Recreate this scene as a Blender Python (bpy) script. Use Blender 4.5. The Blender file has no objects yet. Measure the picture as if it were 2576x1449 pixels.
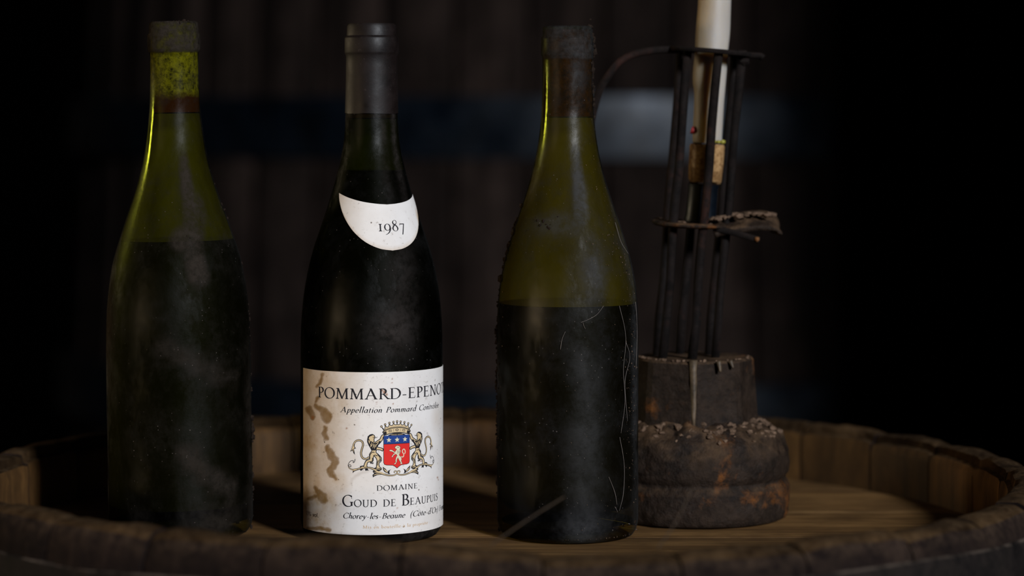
import bpy, math, random
import numpy as np
from mathutils import Vector, noise as mnoise

S = bpy.context.scene
COL = S.collection
random.seed(7)
PI = math.pi
ZH = 0.90                      # height of the barrel head above the floor
EYE = 0.238                    # camera height above the barrel head
CAMX, CAMY = 0.0097, -1.5
F = 6640.0                     # focal length in photo pixels (2576 wide)
RIM = 0.036                    # rim above the head

# ------------------------------------------------------------------ camera, world, light, exposure
cam_d = bpy.data.cameras.new('camera')
cam = bpy.data.objects.new('camera', cam_d)
COL.objects.link(cam)
cam.location = (CAMX, CAMY, ZH + EYE)
cam.rotation_euler = (PI/2, 0, 0)
cam_d.sensor_width = 36.0
cam_d.lens = F/2576*36
cam_d.shift_y = -441.5/2576
cam_d.clip_start = 0.05
cam_d.dof.use_dof = True
cam_d.dof.focus_distance = 1.452
cam_d.dof.aperture_fstop = 4.4
S.camera = cam

S.view_settings.view_transform = 'Standard'
S.view_settings.look = 'None'
S.view_settings.gamma = 1.0
S.view_settings.use_curve_mapping = False
S.view_settings.exposure = 0.0

w = bpy.data.worlds.new('cellar_air')
S.world = w
w.use_nodes = True
w.node_tree.nodes['Background'].inputs[0].default_value = (0.55, 0.62, 1.0, 1)
w.node_tree.nodes['Background'].inputs[1].default_value = 0.005

def area(name, loc, target, sx, sy, power, color, spread=180):
    d = bpy.data.lights.new(name, 'AREA')
    d.shape = 'RECTANGLE'; d.size = sx; d.size_y = sy
    d.energy = power; d.color = color; d.spread = math.radians(spread)
    o = bpy.data.objects.new(name, d); COL.objects.link(o)
    o.location = loc
    o.rotation_euler = (Vector(target) - Vector(loc)).to_track_quat('-Z', 'Y').to_euler()
    return o
# daylight from a small cellar window behind the camera on the right, 29 degrees off axis and 21 degrees up
KD = 7.0
KEY = (KD*math.sin(math.radians(29))*math.cos(math.radians(21)), -KD*math.cos(math.radians(29))*math.cos(math.radians(21)), ZH + .04 + KD*math.sin(math.radians(21)))
area('window_daylight', KEY, (-0.10, 0.05, ZH + .10), 0.75, 1.0, 55, (0.90, 0.94, 1.0), 60)
# dim tungsten lamp off to the left
area('lamp_left', (-2.1, 0.75, ZH + 0.50), (-0.24, 0.0, ZH + .22), 0.22, 0.45, 0.20, (1.0, 0.80, 0.50), 22)
# a second weak lamp low on the left in front of the barrel
area('lamp_front_left', (-2.40, -1.70, ZH + 0.21), (-0.08, 0.0, ZH + .09), 1.0, 0.16, 0.38, (1.0, 0.74, 0.44), 18)

# ------------------------------------------------------------------ node helpers
class Mat:
    def __init__(self, name):
        self.m = bpy.data.materials.new(name); self.m.use_nodes = True
        self.t = self.m.node_tree; self.t.nodes.clear()
        self.out = self.t.nodes.new('ShaderNodeOutputMaterial')
    def n(self, typ, ins=None, **props):
        nd = self.t.nodes.new('ShaderNode' + typ)
        for k, v in props.items(): setattr(nd, k, v)
        for k, v in (ins or {}).items(): self.set(nd.inputs[k], v)
        return nd
    def set(self, sock, v):
        if isinstance(v, bpy.types.NodeSocket): self.t.links.new(v, sock)
        elif isinstance(v, bpy.types.Node): self.t.links.new(v.outputs[0], sock)
        else:
            if isinstance(v, (tuple, list)) and len(v) == 3 and sock.type == 'RGBA': v = (*v, 1)
            sock.default_value = v
    def coord(self, scale=(1, 1, 1), loc=(0, 0, 0)):
        c = self.n('TexCoord')
        return self.n('Mapping', {'Vector': c.outputs['Object'], 'Scale': scale, 'Location': loc}).outputs[0]
    def noise(self, vec, scale, detail=5, rough=.6, dist=0.0):
        return self.n('TexNoise', {'Vector': vec, 'Scale': scale, 'Detail': detail, 'Roughness': rough, 'Distortion': dist}).outputs['Fac']
    def voro(self, vec, scale):
        return self.n('TexVoronoi', {'Vector': vec, 'Scale': scale}).outputs['Distance']
    def ramp(self, fac, stops, interp='LINEAR'):
        r = self.n('ValToRGB', {'Fac': fac}); cr = r.color_ramp; cr.interpolation = interp
        while len(cr.elements) < len(stops): cr.elements.new(.5)
        for e, (p, c) in zip(cr.elements, stops):
            e.position = p
            e.color = (c, c, c, 1) if isinstance(c, (int, float)) else (*c, 1)
        return r.outputs[0]
    def math(self, op, a, b=0.0, clamp=False):
        nd = self.n('Math', operation=op, use_clamp=clamp)
        self.set(nd.inputs[0], a); self.set(nd.inputs[1], b)
        return nd.outputs[0]
    def mix(self, fac, a, b, blend='MIX'):
        nd = self.n('Mix', data_type='RGBA', blend_type=blend)
        self.set(nd.inputs[0], fac); self.set(nd.inputs[6], a); self.set(nd.inputs[7], b)
        return nd.outputs[2]
    def attr(self, name, out='Fac'):
        return self.n('Attribute', attribute_name=name).outputs[out]
    def bump(self, h, strength, dist=.001):
        return self.n('Bump', {'Height': h, 'Strength': strength, 'Distance': dist}).outputs[0]
    def pbr(self, color, rough=.6, metal=0.0, bump=None, spec=.5, **more):
        ins = {'Base Color': color, 'Roughness': rough, 'Metallic': metal, 'Specular IOR Level': spec}
        if bump is not None: ins['Normal'] = bump
        ins.update({k.replace('_', ' '): v for k, v in more.items()})
        return self.n('BsdfPrincipled', ins)
    def mixsh(self, fac, a, b):
        nd = self.n('MixShader'); self.set(nd.inputs[0], fac); self.set(nd.inputs[1], a); self.set(nd.inputs[2], b)
        return nd
    def done(self, sh):
        self.t.links.new(sh.outputs[0], self.out.inputs[0]); return self.m

def simple(name, col, rough=.6, metal=0, spec=.5):
    M = Mat(name); return M.done(M.pbr(col, rough, metal, spec=spec))

# ------------------------------------------------------------------ materials
def wood(name, dark, mid, pale, scale, rough=.75, bump=.5, dust=0.0, spec=.3, dustcol=(.30, .26, .23), var=.5):
    """grain runs along the axis with the small scale"""
    M = Mat(name)
    rnd = M.n('ObjectInfo').outputs['Random']
    co = M.coord(scale)
    off = M.n('CombineXYZ', {0: M.math('MULTIPLY', rnd, 13.0), 1: M.math('MULTIPLY', rnd, 7.0), 2: M.math('MULTIPLY', rnd, 31.0)})
    v = M.n('VectorMath', {0: co, 1: off.outputs[0]}, operation='ADD').outputs[0]
    g = M.noise(v, 1.0, 8, .65, .6)
    fine = M.noise(v, 5.0, 6, .7)
    blot = M.noise(M.coord((1, 1, 1)), 22, 5, .65)
    c = M.ramp(g, [(.30, dark), (.52, mid), (.74, pale)])
    c = M.mix(M.ramp(fine, [(.42, .55), (.62, 0)]), c, dark)
    c = M.mix(M.ramp(blot, [(.45, 0), (.70, .75)]), c, dark)
    tint = M.math('ADD', M.math('MULTIPLY', rnd, var), 1 - var/2)
    c = M.mix(1.0, c, M.n('CombineColor', {0: tint, 1: tint, 2: tint}).outputs[0], 'MULTIPLY')
    if dust:
        nz = M.n('SeparateXYZ', {0: M.n('NewGeometry').outputs['Normal']}).outputs[2]
        d = M.math('MULTIPLY', M.ramp(nz, [(.15, 0), (.8, 1)]), M.ramp(M.noise(M.coord(), 160, 6, .75), [(.40, 0), (.66, 1)]))
        spk = M.ramp(M.noise(M.coord(), 420, 3, .6), [(.62, 0), (.72, .35)])
        d = M.math('MULTIPLY', M.math('ADD', d, spk, True), dust)
        c = M.mix(d, c, dustcol)
    h = M.math('ADD', M.math('MULTIPLY', g, .6), M.math('MULTIPLY', fine, .5))
    return M.done(M.pbr(c, rough, 0, M.bump(h, bump, .002), spec))

def iron(name, base, rust, dustc, rough=.6, metal=.0, rustlo=.52, bump=.8, dirt=.6, sc=1.0):
    M = Mat(name)
    v = M.coord()
    n1 = M.noise(v, 60*sc, 7, .65); n2 = M.noise(v, 190*sc, 6, .7); n3 = M.noise(v, 28*sc, 5, .6, .4)
    c = M.mix(M.ramp(n2, [(.3, 0), (.7, 1)]), tuple(x*.45 for x in base), base)
    c = M.mix(M.ramp(M.noise(v, 85*sc, 6, .7, .8), [(.46, .0), (.62, .85)]), c, tuple(x*.22 for x in base))
    c = M.mix(M.math('MULTIPLY', M.ramp(n3, [(rustlo, 0), (rustlo + .1, .9)]), M.ramp(n2, [(.40, .1), (.55, 1)])), c, rust)
    nz = M.n('SeparateXYZ', {0: M.n('NewGeometry').outputs['Normal']}).outputs[2]
    d = M.math('MULTIPLY', M.ramp(nz, [(.1, .04), (.8, 1)]), M.ramp(n1, [(.42, 0), (.62, 1)]))
    c = M.mix(M.math('MULTIPLY', d, dirt), c, dustc)
    h = M.math('ADD', n1, M.math('MULTIPLY', n2, .5))
    r = M.ramp(n1, [(.3, max(.15, rough - .18)), (.7, min(1, rough + .2))])
    return M.done(M.pbr(c, r, metal, M.bump(h, bump, .0016), .4 if metal > .3 else .15))

MT = {}
MT['stave_out'] = wood('weathered_stave', (.004, .0025, .0025), (.014, .0085, .0070), (.040, .025, .0175), (16, 16, 5), .92, .9, .35, .08, (.13, .082, .050))
MT['stave_end'] = wood('worn_stave_end', (.010, .0050, .0022), (.052, .0285, .0120), (.125, .072, .032), (18, 18, 18), .95, .9, .30, .05, (.16, .10, .052))
MT['stave_in'] = wood('inner_stave', (.028, .0125, .003), (.108, .051, .0135), (.150, .073, .0205), (26, 26, 5), .65, .3, var=.12)
MT['head'] = wood('head_oak', (.065, .031, .009), (.190, .098, .031), (.28, .155, .055), (4, 46, 20), .6, .35)
MT['vat'] = wood('vat_oak', (.0055, .0035, .0028), (.0245, .0156, .0124), (.048, .0330, .0270), (14, 14, 1.6), .95, .6, spec=.1)
MT['hoop'] = iron('hoop_iron', (.009, .0060, .0052), (.024, .0105, .006), (.14, .105, .08), .85, .0, .56, .8, .6)
MT['vat_hoop'] = iron('vat_hoop_iron', (.0045, .0095, .0170), (.006, .008, .012), (.009, .012, .018), .40, .45, .70, .15, .25, .3)
MT['cast'] = iron('cast_iron', (.031, .0190, .0125), (.14, .048, .010), (.145, .084, .044), .66, .0, .57, 1.6, .6)
MT['rod'] = iron('rusty_rod', (.0095, .0058, .0048), (.024, .009, .006), (.035, .022, .016), .9, .0, .55, .6, .3)
MT['floor'] = wood('packed_earth', (.02, .018, .016), (.04, .035, .03), (.06, .052, .045), (6, 6, 6), .95, .5)
MT['stone'] = wood('cellar_stone', (.015, .012, .010), (.03, .024, .02), (.045, .036, .03), (3, 3, 3), .95, .8)

def grime_mat(name, a, b, sc=220):
    M = Mat(name); v = M.coord()
    n = M.noise(v, sc, 6, .7)
    return M.done(M.pbr(M.ramp(n, [(.3, a), (.7, b)]), .95, 0, M.bump(n, .8, .001), .1))
MT['crust'] = grime_mat('dirt_crust', (.007, .0045, .0034), (.030, .0195, .014))
MT['dust_clump'] = grime_mat('dust_clump', (.05, .030, .018), (.21, .135, .09), 300)
MT['web'] = simple('cobweb', (.13, .11, .10), .9, 0, .1)
MT['strand'] = simple('straw_strand', (.05, .035, .024), .9, 0, .1)

def wax_mat():
    M = Mat('candle_wax'); v = M.coord((1, 1, .35))
    n = M.noise(v, 60, 4, .5); s = M.noise(M.coord(), 45, 5, .7)
    c = M.mix(M.ramp(n, [(.35, 0), (.7, .6)]), (.43, .395, .36), (.35, .30, .24))
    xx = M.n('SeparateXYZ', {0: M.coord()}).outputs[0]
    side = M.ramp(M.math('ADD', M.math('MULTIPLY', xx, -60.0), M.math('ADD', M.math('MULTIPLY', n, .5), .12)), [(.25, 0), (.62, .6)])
    c = M.mix(side, c, (.30, .205, .085))  # shade on the candle's left side painted into the wax as tan
    c = M.mix(M.ramp(s, [(.66, 0), (.74, .55)]), c, (.18, .13, .08))
    return M.done(M.pbr(c, .5, 0, M.bump(n, .3, .002), .4, Subsurface_Weight=.9, Subsurface_Scale=1.0, Subsurface_Radius=(.0100, .0072, .0040)))
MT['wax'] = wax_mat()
MT['wick'] = simple('wick', (.02, .017, .015), .9)
def cork_mat(name, a, b, wet=None):
    M = Mat(name); v = M.coord()
    n = M.noise(v, 330, 5, .75); n2 = M.noise(v, 90, 5, .65)
    c = M.ramp(n, [(.34, a), (.6, b)])
    c = M.mix(M.ramp(n2, [(.52, 0), (.66, .8)]), c, a)
    if wet:
        z = M.n('SeparateXYZ', {0: M.coord()}).outputs[2]
        zz = M.math('ADD', z, M.math('MULTIPLY', M.math('SUBTRACT', n2, .5), .012))
        f = M.ramp(M.math('MULTIPLY', M.math('SUBTRACT', zz, wet[0]), 1/(wet[1] - wet[0])), [(0, 0), (1, 1)])
        c = M.mix(f, wet[2], c)
    return M.done(M.pbr(c, .9, 0, M.bump(n, .7, .001), .15))
MT['cork_wedge'] = cork_mat('cork_wedge', (.12, .052, .015), (.40, .24, .105))
MT['wine'] = simple('red_wine', (.0030, .0024, .0034), .6, 0, .08)

def glass_mat(name, tint, dustc, base, lo, hi, amt, patch, speck=.55, sc=1.0, tone=(.20, .17, .155), gr=(.25, .5), gk=.6):
    """thin bottle glass: tinted see-through wall + reflection, under a film of cellar dust.
    vertex attribute 'dirt' (0..1) marks the grimy patches, and painted window sheen on the olive bottle"""
    M = Mat(name); v = M.coord(); vs = M.coord((1, 1, .25))
    n1 = M.noise(v, 34*sc, 8, .68, .5); n2 = M.noise(v, 260, 5, .7); n3 = M.noise(vs, 120, 4, .6)
    nf = M.noise(v, 150*sc, 6, .75)
    film = M.math('MULTIPLY', M.math('MULTIPLY', M.ramp(n1, [(lo, 0), (hi, 1)]), M.ramp(nf, [(.38, .1), (.62, 1.5)])), amt)
    film = M.math('ADD', M.math('MULTIPLY', film, M.ramp(n3, [(.3, .5), (.7, 1)])), base)
    a = M.attr('dirt')
    pm = M.math('MULTIPLY', a, M.ramp(M.math('ADD', n1, M.math('MULTIPLY', M.math('SUBTRACT', n2, .5), .6)), [(.36, .3), (.58, 1)]))
    # specks of dust
    vd = M.n('TexVoronoi', {'Vector': v, 'Scale': 520, 'Randomness': 1.0})
    keep = M.ramp(M.n('SeparateColor', {0: vd.outputs['Color']}).outputs[0], [(.80, 0), (.82, 1)], 'CONSTANT')
    spk = M.math('MULTIPLY', M.math('LESS_THAN', vd.outputs['Distance'], M.math('ADD', .02, M.math('MULTIPLY', n2, .26))), keep)
    spk = M.math('MULTIPLY', spk, M.ramp(n1, [(.46, 0), (.6, 1)]))
    spk = M.math('MULTIPLY', spk, speck)
    fc = M.n('LayerWeight', {'Blend': .5}).outputs['Facing']
    fr = M.math('ADD', .045, M.math('MULTIPLY', M.math('POWER', fc, 5.0), .9))
    cl = M.attr('glint')  # zone of green gloss tint and low roughness, shaped to give the neck glint
    pat = M.ramp(M.noise(M.coord((1, 1, .5)), 30, 6, .7, .3), [(.47, .12), (.62, 1)])
    gks = M.math('MULTIPLY', pat, gk)
    gl = M.n('BsdfGlossy', {'Color': M.mix(cl, M.n('CombineColor', {0: gks, 1: gks, 2: gks}).outputs[0], (.80, 1.0, .10)), 'Roughness': M.math('MAXIMUM', .05, M.math('MULTIPLY', M.ramp(n1, [(.3, gr[0]), (.7, gr[1])]), M.math('SUBTRACT', 1.0, cl))), 'Normal': M.bump(M.math('ADD', n2, n1), .12, .001)})
    tr = M.n('BsdfTransparent', {'Color': tint})
    g = M.mixsh(fr, tr, gl)
    d1 = M.n('BsdfDiffuse', {'Color': dustc})
    d2 = M.n('BsdfDiffuse', {'Color': M.mix(n2, tuple(x*.5 for x in patch), patch)})
    d3 = M.n('BsdfDiffuse', {'Color': tone})
    sh = M.mixsh(film, g, d1)
    sh = M.mixsh(pm, sh, d2)
    sh = M.mixsh(spk, sh, d3)
    return M.done(sh)
MT['glass1'] = glass_mat('old_green_glass', (.55, .58, .12), (.022, .019, .016), .02, .42, .66, .25, (.036, .0285, .0225), .35, 1, (.16, .13, .115), (.34, .55), .15)
MT['glass2'] = glass_mat('dark_green_glass', (.30, .34, .07), (.026, .025, .026), .006, .50, .72, .14, (.06, .05, .046), .4, 1, (.16, .135, .125), (.30, .5), .17)
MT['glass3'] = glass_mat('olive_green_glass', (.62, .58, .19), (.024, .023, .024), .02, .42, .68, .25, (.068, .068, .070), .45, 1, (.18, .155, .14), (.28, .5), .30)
def film_mat(name, col, lo, hi):
    """dried haze inside the empty part of an old bottle"""
    M = Mat(name); n = M.noise(M.coord((1, 1, .4)), 40, 6, .6)
    return M.done(M.mixsh(M.ramp(n, [(.3, lo), (.7, hi)]), M.n('BsdfTransparent', {'Color': (1, 1, 1)}), M.n('BsdfDiffuse', {'Color': col})))
MT['film1'] = film_mat('inner_haze', (.155, .130, .06), .10, .45)
MT['film2'] = film_mat('inner_haze', (.10, .095, .03), .05, .35)
MT['film3'] = film_mat('inner_haze', (.135, .118, .062), .2, .6)
MT['cork1'] = cork_mat('green_stained_cork', (.020, .014, .005), (.36, .30, .11), (.2450, .2500, (.05, .009, .006)))
MT['cork3'] = cork_mat('wine_soaked_cork', (.012, .005, .004), (.050, .019, .013))

def capsule_mat():
    M = Mat('lead_capsule'); v = M.coord()
    n = M.noise(v, 70, 6, .65); n2 = M.noise(v, 400, 4, .7)
    c = M.mix(M.ramp(n, [(.35, 0), (.65, 1)]), (.003, .0016, .0014), (.0085, .0046, .0040))
    c = M.mix(M.ramp(n2, [(.64, 0), (.72, .4)]), c, (.08, .065, .06))
    return M.done(M.pbr(c, M.ramp(n, [(.3, .42), (.7, .65)]), .0, M.bump(n, .25, .001), .25))
MT['capsule'] = capsule_mat()

def paper_mat(name, warm):
    M = Mat(name); v = M.coord()
    n1 = M.noise(v, 120, 6, .65); n2 = M.noise(v, 480, 4, .7); n3 = M.noise(v, 40, 5, .6)
    c = M.mix(M.ramp(n3, [(.35, 0), (.7, .55)]), (.76, .725, .70), (.60, .545, .50))
    c = M.mix(M.math('MULTIPLY', M.attr('beige'), M.ramp(n1, [(.3, .55), (.7, 1)])), c, (.43, .285, .145))
    st = M.attr('stain')
    edge = M.math('MULTIPLY', M.math('SUBTRACT', 1.0, M.math('ABSOLUTE', M.math('SUBTRACT', M.math('MULTIPLY', st, 2.0), 1.0))), .35)
    c = M.mix(M.math('MULTIPLY', st, M.ramp(n1, [(.25, .75), (.6, 1)])), c, (.19, .098, .020))
    c = M.mix(edge, c, (.20, .11, .04))
    c = M.mix(M.attr('rust'), c, (.27, .10, .03))
    c = M.mix(M.math('MULTIPLY', M.ramp(n2, [(.58, 0), (.68, .55)]), M.ramp(n1, [(.50, 0), (.62, 1)])), c, (.22, .17, .13))
    vd = M.n('TexVoronoi', {'Vector': v, 'Scale': 360, 'Randomness': 1.0})
    keep = M.ramp(M.n('SeparateColor', {0: vd.outputs['Color']}).outputs[1], [(.945, 0), (.955, 1)], 'CONSTANT')
    spk = M.math('MULTIPLY', M.math('LESS_THAN', vd.outputs['Distance'], .17), keep)
    c = M.mix(M.math('MULTIPLY', spk, .8), c, (.09, .055, .035))
    return M.done(M.pbr(c, .8, 0, M.bump(n1, .15, .0006), .2))
MT['paper'] = paper_mat('aged_paper', 1)
MT['ink'] = simple('black_ink', (.012, .011, .015), .7, 0, .2)
MT['ink_grey'] = simple('faded_ink', (.14, .10, .07), .8, 0, .2)
MT['ink_tan'] = simple('tan_ink', (.56, .39, .24), .8, 0, .2)
MT['gold'] = simple('crest_tan', (.62, .47, .27), .7, 0, .2)
MT['blue'] = simple('crest_blue', (.012, .045, .21), .7, 0, .2)
MT['red'] = simple('crest_red', (.66, .022, .018), .7, 0, .2)
MT['cream'] = simple('crest_cream', (.66, .60, .42), .7, 0, .2)

# ------------------------------------------------------------------ object helpers
def make(name, verts, faces, mats, parent=None, smooth=True, midx=None, attrs=None, sharp=None):
    me = bpy.data.meshes.new(name)
    me.from_pydata([tuple(map(float, v)) for v in verts], [], [tuple(int(i) for i in f) for f in faces])
    for m in (mats if isinstance(mats, (list, tuple)) else [mats]): me.materials.append(m)
    if midx is not None: me.polygons.foreach_set('material_index', np.array(midx, dtype=np.int32))
    if smooth: me.polygons.foreach_set('use_smooth', np.ones(len(me.polygons), dtype=bool))
    for k, a in (attrs or {}).items():
        at = me.attributes.new(k, 'FLOAT', 'POINT'); at.data.foreach_set('value', np.asarray(a, dtype=np.float32))
    me.update()
    if sharp is not None: me.set_sharp_from_angle(angle=math.radians(sharp))
    o = bpy.data.objects.new(name, me); COL.objects.link(o)
    if parent: o.parent = parent
    return o

def thing(name, label, cat, loc=(0, 0, 0), rot=(0, 0, 0), group=None):
    o = bpy.data.objects.new(name, None); COL.objects.link(o)
    o.empty_display_size = .02
    o.location = loc; o.rotation_euler = rot
    o['label'] = label; o['category'] = cat
    if group: o['group'] = group
    return o
def tag(o, label, cat, group=None):
    o['label'] = label; o['category'] = cat
    if group: o['group'] = group
    return o

def lathe(prof, segs=64, disp=None, closed=False):
    """prof: (r, z) list; r = 0 points become poles"""
    V, Fc = [], []; rows = []
    for r, z in prof:
        if r < 1e-7:
            rows.append([len(V)]); V.append((0, 0, z))
        else:
            row = []
            for k in range(segs):
                a = 2*PI*k/segs
                rr, zz = (r, z) if disp is None else disp(r, z, a)
                row.append(len(V)); V.append((rr*math.sin(a), -rr*math.cos(a), zz))
            rows.append(row)
    pairs = list(zip(rows[:-1], rows[1:]))
    if closed: pairs.append((rows[-1], rows[0]))
    for A, B in pairs:
        for k in range(segs):
            k2 = (k + 1) % segs
            if len(A) == 1 and len(B) == 1: continue
            if len(A) == 1: Fc.append((A[0], B[k2], B[k]))
            elif len(B) == 1: Fc.append((A[k], A[k2], B[0]))
            else: Fc.append((A[k], A[k2], B[k2], B[k]))
    return V, Fc

def catmull(pts, n=8):
    P = [np.array(p, dtype=float) for p in pts]
    P = [2*P[0] - P[1]] + P + [2*P[-1] - P[-2]]
    out = []
    for i in range(1, len(P) - 2):
        for k in range(n):
            t = k/n
            out.append(.5*((2*P[i]) + (P[i+1] - P[i-1])*t + (2*P[i-1] - 5*P[i] + 4*P[i+1] - P[i+2])*t*t + (-P[i-1] + 3*P[i] - 3*P[i+1] + P[i+2])*t**3))
    out.append(P[-2])
    return out

def tube(pts, rad, segs=8, jitter=0.0, flat=None):
    """tube along a 3-D polyline; rad a number or a list; flat=(a, b, up) gives an elliptical strap section"""
    V, Fc = [], []
    n = len(pts)
    pts = [Vector(p) for p in pts]
    up0 = Vector(flat[2]) if flat else None
    prev = None
    for i, p in enumerate(pts):
        t = (pts[min(i+1, n-1)] - pts[max(i-1, 0)]).normalized()
        ref = up0 if up0 else (prev if prev else (Vector((0, 1, 0)) if abs(t.y) < .9 else Vector((1, 0, 0))))
        s = t.cross(ref).normalized(); u = s.cross(t).normalized(); prev = u
        r = rad[i] if isinstance(rad, (list, tuple)) else rad
        for k in range(segs):
            a = 2*PI*k/segs
            ra, rb = (r*flat[0], r*flat[1]) if flat else (r, r)
            q = 1 + (mnoise.noise(p*160 + Vector((a*1.3, 0, 0)))*jitter if jitter else 0)
            ca, sa = math.cos(a), math.sin(a)
            if flat:
                ca = math.copysign(abs(ca)**.4, ca); sa = math.copysign(abs(sa)**.4, sa)
            V.append(p + s*(ra*ca*q) + u*(rb*sa*q))
        if i:
            b0, b1 = (i-1)*segs, i*segs
            for k in range(segs):
                k2 = (k+1) % segs
                Fc.append((b0+k, b0+k2, b1+k2, b1+k))
    Fc.append(tuple(range(segs-1, -1, -1))); Fc.append(tuple(range((n-1)*segs, n*segs)))
    return V, Fc

def join(parts):
    V, Fc = [], []
    for v, f in parts:
        b = len(V); V += list(v); Fc += [tuple(i + b for i in q) for q in f]
    return V, Fc

ICO = None
def blob(c, r, seed, squash=(1, 1, 1), rough=.35):
    """small irregular clump"""
    V, Fc = [], []
    t = (1 + 5**.5)/2
    base = [(-1,t,0),(1,t,0),(-1,-t,0),(1,-t,0),(0,-1,t),(0,1,t),(0,-1,-t),(0,1,-t),(t,0,-1),(t,0,1),(-t,0,-1),(-t,0,1)]
    fs = [(0,11,5),(0,5,1),(0,1,7),(0,7,10),(0,10,11),(1,5,9),(5,11,4),(11,10,2),(10,7,6),(7,1,8),(3,9,4),(3,4,2),(3,2,6),(3,6,8),(3,8,9),(4,9,5),(2,4,11),(6,2,10),(8,6,7),(9,8,1)]
    rr = random.Random(seed)
    for b in base:
        v = Vector(b).normalized()*r*(1 + rr.uniform(-rough, rough))
        V.append((c[0] + v.x*squash[0], c[1] + v.y*squash[1], c[2] + v.z*squash[2]))
    return V, fs

# ------------------------------------------------------------------ the setting
def box(x0, x1, y0, y1, z0, z1):
    V = [(x, y, z) for z in (z0, z1) for y in (y0, y1) for x in (x0, x1)]
    return V, [(0,2,3,1),(4,5,7,6),(0,1,5,4),(2,6,7,3),(0,4,6,2),(1,3,7,5)]
def struct(name, vf, m):
    o = make(name, vf[0], vf[1], m, None, False); o['kind'] = 'structure'; return o
struct('floor', box(-4.0, 4.0, -6.6, 4.4, -.1, 0), MT['floor'])
struct('wall_back', box(-4.0, 4.0, 4.1, 4.4, 0, 3.2), MT['stone'])
struct('light_block_right', box(0.95, 1.22, 0.27, 4.1, 0, 3.2), MT['stone'])  # added slab out of view, keeps window light off the vat's right part
struct('wall_left', box(-2.9, -2.6, -4.2, 4.1, 0, 3.2), MT['stone'])

# ------------------------------------------------------------------ big upright vat in the background
VX, VY, VR, VZ0, VZ1 = 0.08, 2.60, 0.73, 0.16, 2.02
vat = thing('wooden_vat', 'tall dark oak vat with iron hoops standing out of focus behind the barrel', 'vat', (VX, VY, 0))
NV = 48
def vat_r(z): return VR + .05*(1 - (z - VZ0)/(VZ1 - VZ0)) - .025*((1.0 - (VZ1 - z)/(VZ1 - VZ0)))
def stave_vat():
    V, Fc = [], []
    zs = [VZ0, .7, 1.2, 1.6, VZ1]
    ha = PI/NV
    for z in zs:
        R = vat_r(z)
        g = .0035/R
        for a, r in ((-ha + g, R - .004), (-ha + 3*g, R), (0, R + .0012), (ha - 3*g, R), (ha - g, R - .004), (ha - g, R - .045), (-ha + g, R - .045)):
            V.append((r*math.sin(a), -r*math.cos(a), z))
    for i in range(len(zs) - 1):
        for k in range(7):
            k2 = (k+1) % 7
            Fc.append((i*7+k, i*7+k2, (i+1)*7+k2, (i+1)*7+k))
    Fc.append(tuple(range(6, -1, -1))); Fc.append(tuple(range((len(zs)-1)*7, len(zs)*7)))
    return V, Fc
v0 = make('stave', *stave_vat(), MT['vat'], vat, True, sharp=35)
for k in range(NV):
    o = v0 if k == 0 else v0.copy()
    if k: COL.objects.link(o)
    o.parent = vat
    o.rotation_euler = (0, 0, 2*PI*k/NV)
    s = random.uniform(.997, 1.003)
    o.scale = (s, s, 1)
for z0, z1 in ((.24, .32), (.700, .789), (1.078, 1.160), (1.50, 1.58), (1.88, 1.95)):
    pr = [(vat_r(z0) + .002, z0), (vat_r(z0) + .0065, z0 + .002), (vat_r((z0+z1)/2) + .0080, (z0+z1)/2), (vat_r(z1) + .0065, z1 - .002), (vat_r(z1) + .002, z1)]
    make('hoop', *lathe(pr, 128), MT['vat_hoop'], vat, True, sharp=50)
make('vat_lid', *lathe([(0, 1.95), (VR - .08, 1.95), (VR - .08, 1.92), (0, 1.92)], 64), MT['vat'], vat, False)
for k in range(3):
    bm = box(-.75, .75, -.06, .06, 0, VZ0 - .002)
    o = make('bearer_beam', bm[0], bm[1], MT['vat'], vat, False); o.location = (0, (-.5, 0, .5)[k], 0)

# ------------------------------------------------------------------ barrel
barrel = thing('wine_barrel', 'old oak wine barrel standing on end, its recessed head carrying the bottles', 'barrel', (0, 0, 0))
RI = 0.285
NS = 30
# (radius, height below the rim top, material 0 outside 1 inside)
PROF = [(RI, -.075), (RI, -.034), (RI, -.012), (RI + .0015, -.0065), (RI + .0045, -.0055), (RI + .0055, -.0012), (RI + .009, 0), (RI + .017, -.0004),
        (RI + .0225, -.0030), (RI + .0258, -.0085), (RI + .0275, -.016), (RI + .0305, -.040), (RI + .038, -.10), (RI + .060, -.25), (RI + .074, -.46),
        (RI + .060, -.68), (RI + .0275, -.936), (RI + .003, -.936), (RI + .030, -.70), (RI + .045, -.46), (RI + .030, -.24), (RI + .006, -.10)]
ZT = ZH + RIM
def outer_r(dz):
    P = PROF[9:17]
    for (r0, z0), (r1, z1) in zip(P[:-1], P[1:]):
        if z1 <= dz <= z0: return r0 + (r1 - r0)*(z0 - dz)/(z0 - z1)
    return P[0][0] if dz > P[0][1] else P[-1][0]
rs = random.Random(3)
def sstep(x, a, b):
    t = max(0, min(1, (x - a)/(b - a))); return t*t*(3 - 2*t)
def proud(a):                                  # the staves stand a little taller on the near left side
    x = math.sin(a)
    return .0056*sstep(x, .10, -.24)*sstep(x, -.96, -.72) if math.cos(a) > 0 else 0.0
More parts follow.
